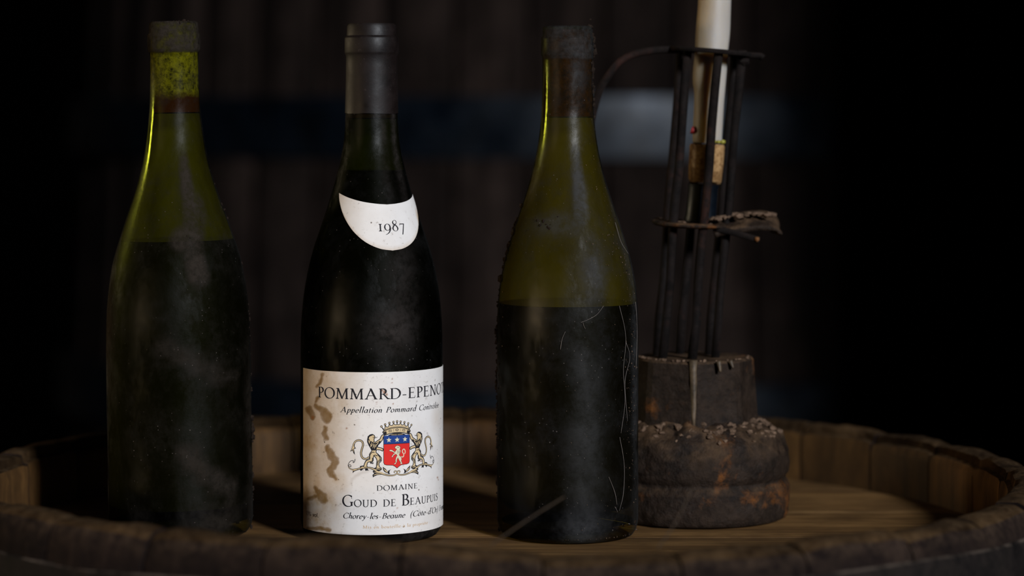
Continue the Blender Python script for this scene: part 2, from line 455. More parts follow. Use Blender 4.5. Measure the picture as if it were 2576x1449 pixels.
for s in range(NS):
    a0, a1 = 2*PI*(s + .37)/NS, 2*PI*(s + 1.37)/NS
    g = .0006/RI
    na = 8
    dz = rs.uniform(-.0012, .0012); dr = rs.uniform(-.0006, .0008)
    V, Fc, mi = [], [], []
    for i in range(na + 1):
        a = a0 + g + (a1 - a0 - 2*g)*i/na
        edge = .0012 if i in (0, na) else 0
        for j, (r, z) in enumerate(PROF):
            rr, zz = r, z
            if 2 < j < 13:
                k_in = .3 if j < 6 else 1.0
                q = Vector((r*math.sin(a)*38, r*math.cos(a)*38, z*38))
                n = mnoise.fractal(q, .9, 2.0, 4)
                q2 = mnoise.fractal(q*.22 + Vector((5, 3, 1)), .9, 2.0, 3)
                rr += dr + .0014*n*k_in - edge*.5
                zz += dz + (proud(a) if j < 11 else 0) + (.0016*n*k_in + .0016*q2 - edge) * (1 if j < 10 else .2)
            V.append((rr*math.sin(a), -rr*math.cos(a), ZT + zz))
    npf = len(PROF)
    for i in range(na):
        for j in range(npf):
            j2 = (j+1) % npf
            Fc.append((i*npf+j, (i+1)*npf+j, (i+1)*npf+j2, i*npf+j2)); mi.append(1 if (j < 3 or j > 17) else 2 if j < 8 else 0)
    Fc.append(tuple(range(npf))); mi.append(0)
    Fc.append(tuple(na*npf + q for q in range(npf-1, -1, -1))); mi.append(0)
    make('stave', V, Fc, [MT['stave_out'], MT['stave_in'], MT['stave_end']], barrel, True, mi, sharp=55)
# head boards
edges = [-.2842, -.213, -.118, -.022, .071, .166, .232, .2842]
for y0, y1 in zip(edges[:-1], edges[1:]):
    g = .0005
    top, n = [], 14
    Rh = RI - .0004
    ys = [y0 + g + (y1 - y0 - 2*g)*k/n for k in range(n + 1)]
    for y in ys: top.append((math.sqrt(max(1e-6, Rh*Rh - y*y)), y))
    for y in reversed(ys): top.append((-math.sqrt(max(1e-6, Rh*Rh - y*y)), y))
    m = len(top)
    V = [(x, y, ZH) for x, y in top] + [(x, y, ZH - .024) for x, y in top]
    Fc = [tuple(range(m)), tuple(range(2*m - 1, m - 1, -1))] + [(k, m + k, m + (k+1) % m, (k+1) % m) for k in range(m)]
    make('head_board', V, Fc, MT['head'], barrel, False)
for top, hgt in ((-.0128, .042), (-.115, .036), (-.250, .040), (-.640, .040), (-.79, .036), (-.875, .042)):
    pr = []
    for f, off in ((0, .0003), (.02, .0022), (.5, .0025), (.98, .0022), (1, .0003)):
        pr.append((outer_r(top - hgt*f) + off + .0006, ZT + top - hgt*f))
    def dsp(r, z, a): return r + .0004*math.sin(7*a), z + .0012*math.sin(3*a + 1) + .0006*math.sin(11*a)
    make('hoop', *lathe(pr[::-1], 160, dsp), MT['hoop'], barrel, True, sharp=50)

# ------------------------------------------------------------------ bottles
DB = 1.488
SC = F/DB
def zb(y): return EYE - (y - 283)/SC
def interp(P):
    zs = np.array([p[1] for p in P]); rr = np.array([p[0] for p in P])
    o = np.argsort(zs); zs, rr = zs[o], rr[o]
    return lambda z: float(np.interp(z, zs, rr))
HEEL = [(0, .016), (.012, .012), (.024, .004), (.031, .0004), (.034, 0), (.0368, .0010), (.0388, .0038)]
def bottle_profile(lip, body, rb):
    """lip: explicit (y, halfwidth) rows from the top to the neck; body: rows that are smoothed; all photo pixels"""
    rows = [(hw/SC, zb(y)) for y, hw in lip]
    sm = catmull([(hw/SC, zb(y)) for y, hw in body], 5)
    k = rb/.04
    P = [(r*k, z) for r, z in HEEL] + [(rb*.9985, .0085)]
    P += [tuple(p) for p in reversed(sm)] + rows[::-1]
    return P
def wine_profile(P, level, gap=.0006):
    top = []
    rf = interp([p for p in P if p[1] > .008])
    zs = list(np.linspace(.012, level, 26))
    out = [(0, .020), (.020, .0105), (.030, .008), (rf(.01) - gap - .002, .0085)]
    out += [(rf(z) - gap, z) for z in zs]
    out.append((0, level))
    return out

def make_bottle(nm, label, xc, xg, P, glass, dirt_sheenfn, tilt=0.0, segs=128, glintfn=None):
    x = (xg - 1288)/SC + CAMX
    y = CAMY + DB
    rz = math.atan2(CAMX - x, DB)
    b = thing(nm, label, 'bottle', (x, y, ZH + (.0008 if tilt else .0002)), (0, tilt, rz), 'old wine bottles on the barrel head')
    # resample finely for the dirt attribute
    Q = []
    for (r0, z0), (r1, z1) in zip(P[:-1], P[1:]):
        n = max(1, int(math.hypot(r1 - r0, z1 - z0)/.0035))
        Q += [(r0 + (r1 - r0)*k/n, z0 + (z1 - z0)*k/n) for k in range(n)]
    Q.append(P[-1])
    V, Fc = lathe(Q, segs)
    A = np.array(V); th = np.arctan2(A[:, 0], -A[:, 1]); zz = A[:, 2]
    make('glass_body', V, Fc, glass, b, True, attrs={'dirt': dirt_sheenfn(th, zz), 'glint': glintfn(th, zz) if glintfn else np.zeros(len(V))}, sharp=60)
    return b

def haze(P, z0, z1, m, parent):
    rf = interp([p for p in P if p[1] > .008])
    V, Fc = lathe([(rf(z) - .0007, z) for z in np.linspace(z0, z1, 30)], 64)
    return make('inner_haze', V, Fc, m, parent, True)

def px_surf(X, Y, rf, xc):
    """photo pixel -> (angle, height) on a bottle of radius function rf centred on column xc"""
    th, z = 0.0, EYE - (Y - 283)*1.45/F
    for _ in range(12):
        r = rf(z); d = DB - r*math.cos(th)
        s = max(-.999, min(.999, (X - xc)*d/F/r))
        th = math.asin(s); z = EYE - (Y - 283)*(DB - r*math.cos(th))/F
    return th, z
def gauss(th, z, t0, z0, st, sz, rot=0.0):
    a = (th - t0)*.04; b = z - z0
    ca, sa = math.cos(rot), math.sin(rot)
    u, v = a*ca + b*sa, -a*sa + b*ca
    return np.exp(-(u/st)**2 - (v/sz)**2)

# --- bottle with the labels (middle)
LIP2 = [(64, 52), (62, 57), (66, 60.5), (92, 61.5), (95, 65.5), (98, 67), (130, 67), (133, 66), (136, 63)]
BODY2 = [(142, 63), (200, 63.6), (255, 64.6), (300, 66), (340, 68.5), (372, 72.5), (415, 81), (458, 92.5), (500, 105), (543, 118.5), (586, 132.8), (629, 147), (680, 160), (740, 170.2), (800, 175.8), (860, 178), (940, 178.5), (1150, 178.5), (1300, 178.5)]
P2 = bottle_profile(LIP2, BODY2, .04)
def dirt2(th, z):
    d = .55*gauss(th, z, .95, zb(360), .006, .03) + .35*gauss(th, z, .45, zb(200), .006, .06)
    d += .5*gauss(th, z, .3, zb(820), .012, .012) + .25*gauss(th, z, .5, zb(700), .01, .03)
    d += .5*gauss(th, z, .9, .003, .02, .006)
    return np.clip(d, 0, 1)
B2 = make_bottle('wine_bottle', 'dark wine bottle with a white 1987 neck label and stained white crest label', 935, 935, P2, MT['glass2'], dirt2)
make('wine', *lathe(wine_profile(P2, zb(430)), 64), MT['wine'], B2, True, sharp=40)
haze(P2, zb(430) + .0004, zb(300), MT['film2'], B2)
rf2 = interp([p for p in P2 if p[1] > .008])
cap = [(rf2(zb(y)) + .00035, zb(y)) for y in (286, 270, 240, 200, 165, 142)]
cap += [(66.8/SC, zb(136)), (67.8/SC, zb(132)), (67.8/SC, zb(98)), (66.4/SC, zb(94.5)), (62.6/SC, zb(91)), (61.6/SC, zb(67)), (58/SC, zb(60.6)), (40/SC, zb(60)), (0, zb(60))]
make('capsule', *lathe(cap, 96, lambda r, z, a: (r + .00012*mnoise.noise(Vector((r*math.sin(a)*120, r*math.cos(a)*120, z*120))), z + (.0007*mnoise.noise(Vector((math.sin(a)*2, math.cos(a)*2, 0))) if z < zb(280) else 0))), MT['capsule'], B2, True, sharp=40)
ck = [(0, zb(297)), (.0140, zb(297)), (.0140, zb(292)), (.0132, zb(110)), (0, zb(110))]
make('cork', *lathe(ck, 40), MT['cork3'], B2, True, sharp=40)

# ------------------------------------------------------------------ lettering: strokes of a broad pen with bracketed serifs (cap height = 1)
T_, t_ = .128, .056
class G:
    def __init__(s, T=T_, t=t_): s.q = []; s.T = T; s.t = t
    def quad(s, *p): s.q.append(list(p))
    def st(s, x0, y0, x1, y1, w=None):
        w = w or s.T
        for k in range(3):
            f0, f1 = k/3, (k+1)/3
            xa, ya, xb, yb = x0+(x1-x0)*f0, y0+(y1-y0)*f0, x0+(x1-x0)*f1, y0+(y1-y0)*f1
            s.quad((xa-w/2, ya), (xa+w/2, ya), (xb+w/2, yb), (xb-w/2, yb))
    def hb(s, x0, x1, y, w=None):
        w = w or s.t
        n = max(1, int((x1-x0)/.15))
        for k in range(n):
            a, b = x0+(x1-x0)*k/n, x0+(x1-x0)*(k+1)/n
            s.quad((a, y-w/2), (b, y-w/2), (b, y+w/2), (a, y+w/2))
    def sf(s, x, y, l=.13, r=None, up=None):
        r = l if r is None else r
        up = (y < .3) if up is None else up
        h = .034; d = 1 if up else -1
        s.quad((x-l, y), (x+r, y), (x+r, y+d*h), (x-l, y+d*h))
        b = s.T*.5
        s.quad((x-min(l, b+.06), y+d*h), (x+min(r, b+.06), y+d*h), (x+b*.9, y+d*(h+.06)), (x-b*.9, y+d*(h+.06)))
    def cv(s, pts, ws, n=6):
        P = catmull([(p[0], p[1], w) for p, w in zip(pts, ws)], n)
        L = []
        for i, p in enumerate(P):
            a, b = P[max(0, i-1)], P[min(len(P)-1, i+1)]
            d = np.array([b[0]-a[0], b[1]-a[1]]); d /= (np.hypot(*d) + 1e-9)
            nx, ny = -d[1]*p[2]/2, d[0]*p[2]/2
            L.append(((p[0]+nx, p[1]+ny), (p[0]-nx, p[1]-ny)))
        for (a, b), (c, d) in zip(L[:-1], L[1:]): s.quad(a, b, d, c)
    def arc(s, cx, cy, rx, ry, a0, a1, T=None, t=None, tilt=15):
        T = T or s.T*1.08; t = t or s.t
        n = max(6, int(abs(a1-a0)/12)); pts, ws = [], []
        for k in range(n+1):
            a = math.radians(a0 + (a1-a0)*k/n)
            w = t + (T-t)*abs(math.cos(a - math.radians(tilt)))**1.5
            pts.append((cx + rx*math.cos(a), cy + ry*math.sin(a))); ws.append(w)
        s.cv(pts, ws, 2)

def upper(c):
    g = G(); T, t = g.T, g.t; adv = .8
    if c == 'A':
        g.st(.13, 0, .455, 1.0, t*1.4); g.st(.43, 1.02, .80, 0, T*1.15); g.hb(.25, .69, .35); g.sf(.13, 0, .13, .12); g.sf(.80, 0, .15, .13); adv = .93
    elif c == 'B':
        g.st(.19, 0, .19, 1); g.sf(.19, 0, .13, .08); g.sf(.19, 1, .13, .08)
        g.hb(.19, .34, .98); g.hb(.19, .36, .53); g.hb(.19, .36, .02)
        g.arc(.32, .755, .21, .225, -90, 90); g.arc(.34, .275, .27, .255, -90, 90); adv = .69
    elif c == 'C':
        g.arc(.50, .5, .41, .50, 48, 312); g.quad((.74, .70), (.775, .70), (.775, .98), (.75, .98)); g.quad((.75, .28), (.79, .30), (.80, .16), (.77, .14)); adv = .82
    elif c == 'D':
        g.st(.19, 0, .19, 1); g.sf(.19, 0, .13, .08); g.sf(.19, 1, .13, .08); g.hb(.19, .40, .98); g.hb(.19, .40, .02)
        g.arc(.38, .5, .42, .48, -90, 90); adv = .90
    elif c in 'EF':
        g.st(.19, 0, .19, 1); g.sf(.19, 1, .13, .08); g.hb(.19, .58, .978); g.hb(.19, .50, .52)
        g.quad((.545, .99), (.585, 1.0), (.60, .80), (.585, .80)); g.quad((.485, .43), (.51, .42), (.51, .62), (.485, .61))
        if c == 'E':
            g.sf(.19, 0, .13, .08); g.hb(.19, .62, .022); g.quad((.575, .02), (.63, .01), (.665, .24), (.65, .24)); adv = .70
        else: g.sf(.19, 0, .13, .14); adv = .63
    elif c == 'G':
        g.arc(.50, .5, .41, .50, 48, 318); g.quad((.74, .70), (.775, .70), (.775, .98), (.75, .98)); g.st(.76, .06, .76, .42); g.sf(.76, .42, .14, .12, False); adv = .90
    elif c == 'I':
        g.st(.2, 0, .2, 1); g.sf(.2, 0); g.sf(.2, 1); adv = .40
    elif c == 'M':
        g.st(.15, 0, .20, 1, t*1.4); g.st(.21, 1, .53, .02, T); g.st(.51, .02, .85, 1, t*1.4); g.st(.88, 0, .86, 1, T)
        g.sf(.15, 0, .12); g.sf(.88, 0, .13); g.sf(.19, 1, .13, .02); g.sf(.87, 1, .02, .13); adv = 1.05
    elif c == 'N':
        g.st(.17, 0, .17, 1, t*1.4); g.st(.17, 1, .73, 0, T*1.1); g.st(.745, 0, .745, 1, t*1.4); g.sf(.17, 0, .12); g.sf(.745, 1, .12); g.sf(.15, 1, .12, .05); adv = .91
    elif c == 'O':
        g.arc(.47, .5, .40, .50, 0, 360); adv = .94
    elif c in 'PR':
        g.st(.19, 0, .19, 1); g.sf(.19, 0, .13, .14); g.sf(.19, 1, .13, .08); g.hb(.19, .34, .98); g.hb(.19, .34, .47)
        g.arc(.32, .73, .23, .25, -90, 90); adv = .62
        if c == 'R': g.st(.38, .48, .73, 0, T*1.05); g.sf(.74, 0, .10, .12); adv = .77
    elif c == 'S':
        g.cv([(.50, .80), (.45, .95), (.30, 1.0), (.15, .92), (.12, .76), (.22, .62), (.38, .50), (.49, .36), (.48, .16), (.36, .02), (.22, 0), (.11, .08), (.07, .25)],
             [t, t, t*1.2, T*.7, T*.9, T*1.1, T*1.25, T*1.1, T*.9, T*.6, t*1.2, t, t])
        g.quad((.49, .74), (.515, .74), (.515, .99), (.49, .96)); g.quad((.05, .28), (.075, .28), (.08, .02), (.05, .02)); adv = .57
    elif c == 'T':
        g.st(.37, 0, .37, 1); g.sf(.37, 0, .14); g.hb(.05, .69, .978); g.quad((.02, .78), (.05, .78), (.09, 1.0), (.04, 1.0)); g.quad((.69, .78), (.72, .78), (.70, 1.0), (.65, 1.0)); adv = .74
    elif c == 'U':
        g.st(.19, .3, .19, 1); g.sf(.19, 1, .13, .12); g.st(.70, .3, .70, 1, t*1.4); g.sf(.70, 1, .12)
        g.cv([(.19, .35), (.21, .13), (.33, .01), (.48, 0), (.63, .08), (.70, .30)], [T, T*.95, T*.65, t*1.5, t*1.4, t*1.4]); adv = .86
    elif c == '-':
        g.hb(.06, .36, .33, .075); adv = .42
    elif c == ' ': adv = .34
    return g.q, adv

def lower(c):
    """old-style lower case, x height .60; slanted later for the italic lines"""
    g = G(.130, .060); T, t = g.T, g.t; X = .60; adv = .5
    def ft(x): g.cv([(x, .10), (x + .03, .02), (x + .11, .06)], [T, T*.7, t])
    def hd(x, y): g.cv([(x - .11, y - .09), (x - .05, y - .03), (x, y)], [t, T*.5, T])
    def arch(x0, x1):
        g.cv([(x0, .30), (x0 + .06, .48), (x0 + (x1-x0)*.62, X), (x1, .46), (x1, .22), (x1, .06)], [t, t, T*.75, T, T, T])
    if c == 'a':
        g.arc(.24, .30, .19, .29, 20, 350, T, t, 25); g.st(.42, .06, .42, X); ft(.42); adv = .53
    elif c in 'bh':
        g.st(.12, .05, .12, 1.12); hd(.12, 1.12)
        if c == 'b': g.arc(.27, .29, .18, .28, -150, 150, T, t, 25); adv = .51
        else: arch(.12, .41); ft(.41); adv = .53
    elif c == 'c': g.arc(.24, .30, .19, .30, 50, 320, T, t, 20); g.quad((.33, .46), (.40, .46), (.40, .55), (.34, .57)); adv = .43
    elif c == 'd': g.arc(.24, .30, .19, .29, 20, 350, T, t, 25); g.st(.43, .06, .43, 1.12); hd(.43, 1.12); ft(.43); adv = .55
    elif c in 'eé':
        g.arc(.24, .30, .19, .30, 10, 320, T, t, 25); g.hb(.08, .42, .34, t*1.1); adv = .45
        if c == 'é': g.quad((.22, .72), (.27, .70), (.40, .90), (.32, .93))
    elif c == 'i': g.st(.13, .06, .13, X); hd(.13, X); ft(.13); g.arc(.14, .84, .028, .032, 0, 360, .07, .07); adv = .26
    elif c == 'l': g.st(.13, .06, .13, 1.12); hd(.13, 1.12); ft(.13); adv = .26
    elif c == 'm': g.st(.12, 0, .12, X); hd(.12, X); arch(.12, .39); arch(.39, .66); ft(.66); adv = .79
    elif c == 'n': g.st(.12, 0, .12, X); hd(.12, X); arch(.12, .41); ft(.41); adv = .54
    elif c in 'oô':
        g.arc(.25, .30, .20, .30, 0, 360, T, t, 25); adv = .50
        if c == 'ô': g.st(.13, .72, .25, .90, .05); g.st(.25, .90, .37, .72, .05)
    elif c == 'p': g.st(.12, -.36, .12, X); hd(.12, X); g.arc(.27, .30, .18, .29, -150, 150, T, t, 25); g.hb(.02, .22, -.35); adv = .51
    elif c == 'r': g.st(.12, 0, .12, X); hd(.12, X); g.cv([(.13, .36), (.20, .54), (.30, .59), (.36, .53)], [t, t*1.3, T*.8, T]); adv = .37
    elif c == 's': g.cv([(.30, .46), (.26, .57), (.17, .60), (.09, .52), (.12, .39), (.22, .29), (.30, .17), (.25, .03), (.14, 0), (.06, .10)], [t, t*1.2, T*.6, T*.8, T, T*1.1, T, T*.7, t*1.2, t]); adv = .38
    elif c == 't': g.st(.14, .10, .14, .80, T*.9); g.hb(.02, .30, X - .02, t*1.2); ft(.14); adv = .32
    elif c == 'u': g.st(.12, .15, .12, X); hd(.12, X); g.cv([(.12, .2), (.16, .05), (.27, .03), (.40, .22)], [T, T*.8, t*1.4, t]); g.st(.41, .06, .41, X); ft(.41); adv = .54
    elif c == 'y': g.st(.10, X, .24, .05, T); g.cv([(.44, X), (.30, .05), (.18, -.25), (.03, -.33)], [t*1.4, t*1.3, t*1.6, T*.8]); adv = .48
    elif c == 'v': g.st(.08, X, .22, 0, T); g.st(.24, 0, .38, X, t*1.4); adv = .44
    elif c == 'à': q, adv = lower('a'); g.q = q; g.quad((.12, .92), (.20, .93), (.29, .70), (.24, .70))
    elif c == '(': g.cv([(.26, 1.12), (.11, .75), (.08, .35), (.16, -.1), (.26, -.3)], [t, T*.7, T*.9, T*.6, t]); adv = .30
    elif c == ')': g.cv([(.04, 1.12), (.19, .75), (.22, .35), (.14, -.1), (.04, -.3)], [t, T*.7, T*.9, T*.6, t]); adv = .30
    elif c == "'": g.cv([(.10, .82), (.13, 1.02), (.12, 1.12)], [t, T, T]); adv = .17
    elif c == '.': g.arc(.10, .05, .025, .025, 0, 360, .06, .06); adv = .22
    elif c == '-': g.hb(.08, .34, .30, .07); adv = .42
    elif c == ' ': adv = .34
    else: return upper(c)
    return g.q, adv

def digit(c):
    g = G(.105, .034); T, t = g.T, g.t
    if c == '1': g.st(.2, 0, .2, .66); g.sf(.2, 0); g.sf(.2, .66, .13, .13, False); return g.q, .44
    if c == '9':
        g.arc(.30, .36, .22, .29, 0, 360, T, t, 0); g.cv([(.52, .40), (.52, .15), (.42, -.08), (.26, -.24), (.12, -.30)], [T, T, T*.8, t*1.5, t]); return g.q, .63
    if c == '8':
        g.cv([(.30, .56), (.16, .66), (.13, .80), (.20, .93), (.30, .97), (.40, .93), (.46, .82), (.42, .68), (.30, .56), (.15, .42), (.09, .22), (.17, .05), (.30, 0), (.43, .05), (.51, .22), (.44, .42), (.30, .56)],
             [T, T*.9, T*.9, t*1.2, t, t*1.2, t*1.5, t*1.5, T*.8, T, T, t*1.5, t, t*1.5, T, T*.9, T*.8]); return g.q, .62
    if c == '7': g.hb(.07, .50, .62, .07); g.st(.49, .64, .22, -.32, .085); g.quad((.06, .46), (.08, .46), (.10, .655), (.07, .655)); return g.q, .55
def sans(c):
    g = G(.10, .08); w = .10
    if c == '1': g.st(.22, 0, .22, 1, w); g.st(.06, .78, .2, .98, .07); return g.q, .40
    if c == '3': g.cv([(.08, .82), (.14, .95), (.26, .98), (.38, .88), (.36, .66), (.22, .55), (.38, .44), (.42, .22), (.32, .04), (.18, .01), (.06, .14)], [w]*11); return g.q, .52
    if c == '%': g.arc(.18, .75, .11, .20, 0, 360, .08, .08); g.arc(.56, .25, .11, .20, 0, 360, .08, .08); g.st(.22, 0, .52, 1, .06); return g.q, .78
    if c == 'v': g.st(.05, .68, .20, 0, w); g.st(.20, 0, .36, .68, w); return g.q, .42
    if c == 'o': g.arc(.22, .34, .16, .32, 0, 360, w, w); return g.q, .46
    if c == 'l': g.st(.10, 0, .10, 1.02, w); return g.q, .22
    if c == '.': g.st(.10, 0, .10, .12, .13); return g.q, .2
    return [], .30

def layout(text, fn, slant=0.0, track=0.0, small=None, fns=None):
    """text -> quads in cap-height units and total advance; 'small' scales letters after the first of a word (small caps)"""
    Q, x = [], 0.0; first = True
    for i, c in enumerate(text):
        f = fns[i] if fns else fn
        q, adv = f(c)
        k = 1.0
        if small and c != ' ':
            k = 1.0 if (first and c in small) else .62
        for p in q: Q.append([(x + a*k + slant*b*k, b*k) for a, b in p])
        x += adv*k + track
        first = (c == ' ')
    return Q, x - track

def put(name, parent, quads, mapper, m, off, mats=None):
    V, Fc, mi = [], [], []
    for k, q in enumerate(quads):
        b = len(V)
        V += [mapper(u, v, off) for u, v in q]
        Fc.append(tuple(range(b, b + len(q))))
    return make(name, V, Fc, m, parent, False)

# --- main label: unrolled coordinates u (metres of arc from the label's centre line), v (height)
RB2 = .04
THC = math.radians(20.7)
def lab(u, v, off):
    th = THC + u/RB2; r = RB2 + off
    return (r*math.sin(th), -r*math.cos(th), v)
U0, U1, LV0, LV1 = math.radians(-92.4)*RB2, math.radians(92.4)*RB2, .0060, .0953
def vnoise(x, y, seed=0):
    """numpy value noise"""
    xi, yi = np.floor(x).astype(int), np.floor(y).astype(int); fx, fy = x - xi, y - yi
    fx, fy = fx*fx*(3 - 2*fx), fy*fy*(3 - 2*fy)
    def h(a, b): return ((np.sin(a*127.1 + b*311.7 + seed*74.7)*43758.5453) % 1.0)
    return (h(xi, yi)*(1-fx) + h(xi+1, yi)*fx)*(1-fy) + (h(xi, yi+1)*(1-fx) + h(xi+1, yi+1)*fx)*fy
def fbm(x, y, s=0):
    return sum(vnoise(x*2**k, y*2**k, s + k)*.5**k for k in range(4))/1.875
def segdist(X, Y, pts):
    """pts (x, y, radius): signed distance to a fat polyline"""
    D = np.full(X.shape, 1e9)
    for (x0, y0, r0), (x1, y1, r1) in zip(pts[:-1], pts[1:]):
        dx, dy = x1-x0, y1-y0
        t = np.clip(((X-x0)*dx + (Y-y0)*dy)/(dx*dx + dy*dy + 1e-9), 0, 1)
        D = np.minimum(D, np.hypot(X - x0 - t*dx, Y - y0 - t*dy) - (r0 + (r1-r0)*t))
    return D
def label_sheet():
    nu, nv = 230, 180
    us = np.linspace(U0, U1, nu); vs = np.linspace(LV0, LV1, nv)
    UU, VV = np.meshgrid(us, vs)
    TH = THC + UU/RB2
    D = DB - RB2*np.cos(TH)
    # the same place in the units the stains were measured in (tenths of a millimetre across, with the view's own flattening undone on the far side)
    X = np.where(np.abs(TH) < PI/2, RB2*np.sin(TH), np.sign(TH)*RB2*(1 + np.abs(TH) - PI/2))*F/D + 935
    Y = 283 + (EYE - VV)*F/D
    x, y = (X - 750)*3.15, (Y - 920)*3.15
    wx = x + 46*(fbm(x/60, y/60, 3) - .5); wy = y + 46*(fbm(x/60, y/60, 9) - .5)
    trails = [[(150, 320, 14), (195, 345, 24), (235, 400, 32), (230, 430, 26)], [(222, 490, 14), (222, 520, 20), (232, 575, 17)],
              [(240, 650, 18), (262, 720, 32), (298, 765, 30), (262, 815, 22), (270, 860, 20), (292, 905, 8)],
              [(95, 345, 26), (125, 395, 20)], [(150, 975, 18), (178, 1020, 34), (205, 1070, 22)], [(100, 1060, 12), (150, 1040, 16)],
              [(150, 160, 8), (185, 120, 12), (200, 70, 8)], [(90, 1290, 20), (160, 1285, 18), (250, 1300, 12)], [(155, 240, 8), (150, 290, 10)]]
    st = np.zeros(X.shape)
    for tr in trails:
        st = np.maximum(st, np.clip(.5 - segdist(wx, wy, tr)/13, 0, 1))
    st *= .92
    st = np.maximum(st, .35*np.clip(.5 - segdist(wx, wy, [(640, 800, 4), (470, 860, 14), (410, 940, 4)])/20, 0, 1)*.4)
    be = np.clip((470 - wx - .12*(y - 700))/280, 0, 1)**.8*.80 + .45*np.clip(fbm(x/120, y/150, 5) - .52, 0, 1)*np.clip((480 - wx)/200, 0, 1)*3
    be += .35*np.clip(1 - np.hypot((x - 1095)/55, (y - 420)/160), 0, 1) + .25*np.clip((y - 1240)/90, 0, 1)*fbm(x/50, y/50, 2)*np.clip(1 - x/900, 0, 1)
    rust = np.zeros(X.shape)
    for cx, cy, r in ((685, 215, 20), (665, 200, 13), (700, 232, 12), (620, 290, 6), (752, 305, 7), (742, 140, 6), (745, 105, 7), (805, 210, 9), (122, 405, 14), (1100, 895, 9), (1108, 912, 6), (782, 1128, 7),
                      (387, 497, 8), (620, 305, 5), (975, 760, 9), (1045, 648, 9)):
        rust = np.maximum(rust, np.clip(1.2 - np.hypot(wx*.35 + x*.65 - cx, wy*.35 + y*.65 - cy)/r, 0, 1))
    V = [lab(u, v, .00022) for u, v in zip(UU.ravel(), VV.ravel())]
    Fc = [(j*nu + i, j*nu + i + 1, (j+1)*nu + i + 1, (j+1)*nu + i) for j in range(nv-1) for i in range(nu-1)]
    at = {'stain': st.ravel().tolist(), 'beige': np.clip(be, 0, 1).ravel().tolist(), 'rust': np.clip(rust, 0, 1).ravel().tolist()}
    ring = [i for i in range(nu)] + [j*nu + nu - 1 for j in range(1, nv)] + [(nv-1)*nu + i for i in range(nu-2, -1, -1)] + [j*nu for j in range(nv-2, 0, -1)]
    b = len(V)
    for i in ring:                                   # paper edge down to the glass
        x_, y_, z_ = V[i]; k = (RB2 - .0001)/math.hypot(x_, y_)
        V.append((x_*k, y_*k, z_))
        for a in at.values(): a.append(a[i])
    m = len(ring)
    Fc += [(ring[k], b + k, b + (k+1) % m, ring[(k+1) % m]) for k in range(m)]
    return make('front_label', V, Fc, MT['paper'], B2, True, attrs=at, sharp=40)
label = label_sheet()
label['label'] = 'stained white paper label with a crest and black lettering'

def text_line(name, text, fn, th0, th1, z, cap, m, slant=0.0, track=0.0, small=None, fns=None, off=.00030):
    Q, w_ = layout(text, fn, slant, track, small, fns)
    u0, u1 = math.radians(th0) - THC, math.radians(th1) - THC
    u0, u1 = u0*RB2, u1*RB2
    k = (u1 - u0)/w_
    return put(name, label, [[(u0 + a*k, z + b*cap) for a, b in q] for q in Q], lab, m, off)
text_line('title_lettering', 'POMMARD-EPENOTS', upper, -47.6, 89.0, .0804, .00590, MT['ink'], track=.04)
text_line('appellation_lettering', 'Appellation Pommard Contrôlée', lower, -25.6, 67.5, .0731, .00300, MT['ink'], .26, .09)
text_line('domaine_lettering', 'DOMAINE', upper, 3.6, 38.9, .0303, .00285, MT['ink'], track=.07)
text_line('estate_lettering', 'GOUD DE BEAUPUIS', upper, -23.9, 65.8, .0215, .00620, MT['ink'], track=.03, small='GB')
text_line('village_lettering', 'Chorey-les-Beaune', lower, -23.4, 26.7, .0149, .00300, MT['ink'], .24, .05)
text_line('county_lettering', "(Côte-d'Or)", lower, 31.5, 66.0, .0149, .00300, MT['ink'], .24, .06)
text_line('country_lettering', 'France', lower, 69.0, 90.0, .0149, .00300, MT['ink'], .24, .05)
text_line('bottling_lettering', 'Mis en bouteille à la propriété', lower, -7.0, 50.5, .0096, .00165, MT['ink_tan'], 0, .10)
text_line('strength_lettering', '13% vol.', sans, -65.3, -46.4, .0140, .00235, MT['ink_grey'])

# --- coat of arms, drawn on the label from the left half and mirrored
def cu(p):
    """measured crest point -> (u, v)"""
    th, z = px_surf(850 + p[0]/8.05, 1040 + p[1]/8.05, lambda z: RB2, 935)
    return ((th - THC)*RB2, z)
CX = 1195
UC = cu((CX, 800))[0]
def mir(P): return [(2*UC - u, v) for u, v in P]
def fill(poly, step=.00014):
    """cut a flat outline into narrow upright strips so that it follows the round bottle"""
    us = [p[0] for p in poly]; a, b = min(us), max(us)
    n = max(1, int(math.ceil((b - a)/step))); out = []
    for k in range(n):
        u0, u1 = a + (b-a)*k/n, a + (b-a)*(k+1)/n; um = (u0+u1)/2
        cr = []
        for (x0, y0), (x1, y1) in zip(poly, poly[1:] + poly[:1]):
            if (x0 <= um < x1) or (x1 <= um < x0):
                sl = (y1-y0)/(x1-x0)
                ya = y0 + sl*(max(min(u0, max(x0, x1)), min(x0, x1)) - x0); yb = y0 + sl*(max(min(u1, max(x0, x1)), min(x0, x1)) - x0)
                cr.append((y0 + sl*(um-x0), ya, yb))
        cr.sort()
        for c0, c1 in zip(cr[::2], cr[1::2]):
            out.append([(u0, c0[1]), (u1, c0[2]), (u1, c1[2]), (u0, c1[1])])
    return out
def stroke(P, w, n=5, closed=False):
    """w in crest units (about 1/36000 m)"""
    g = G(); P = list(P) + ([P[0]] if closed else [])
    ws = w if isinstance(w, (list, tuple)) else [w]*len(P)
    g.cv(P, [x*2.78e-5 for x in ws], n)
    return g.q
C_ = lambda L: [cu(p) for p in L]
layers = {'gold': [], 'ink1': [], 'blue': [], 'red': [], 'cream': [], 'ink2': [], 'gold2': []}
def both(layer, fn, pts, *a, **k):
    P = C_(pts)
    layers[layer] += fn(P, *a, **k); layers[layer] += fn(mir(P), *a, **k)
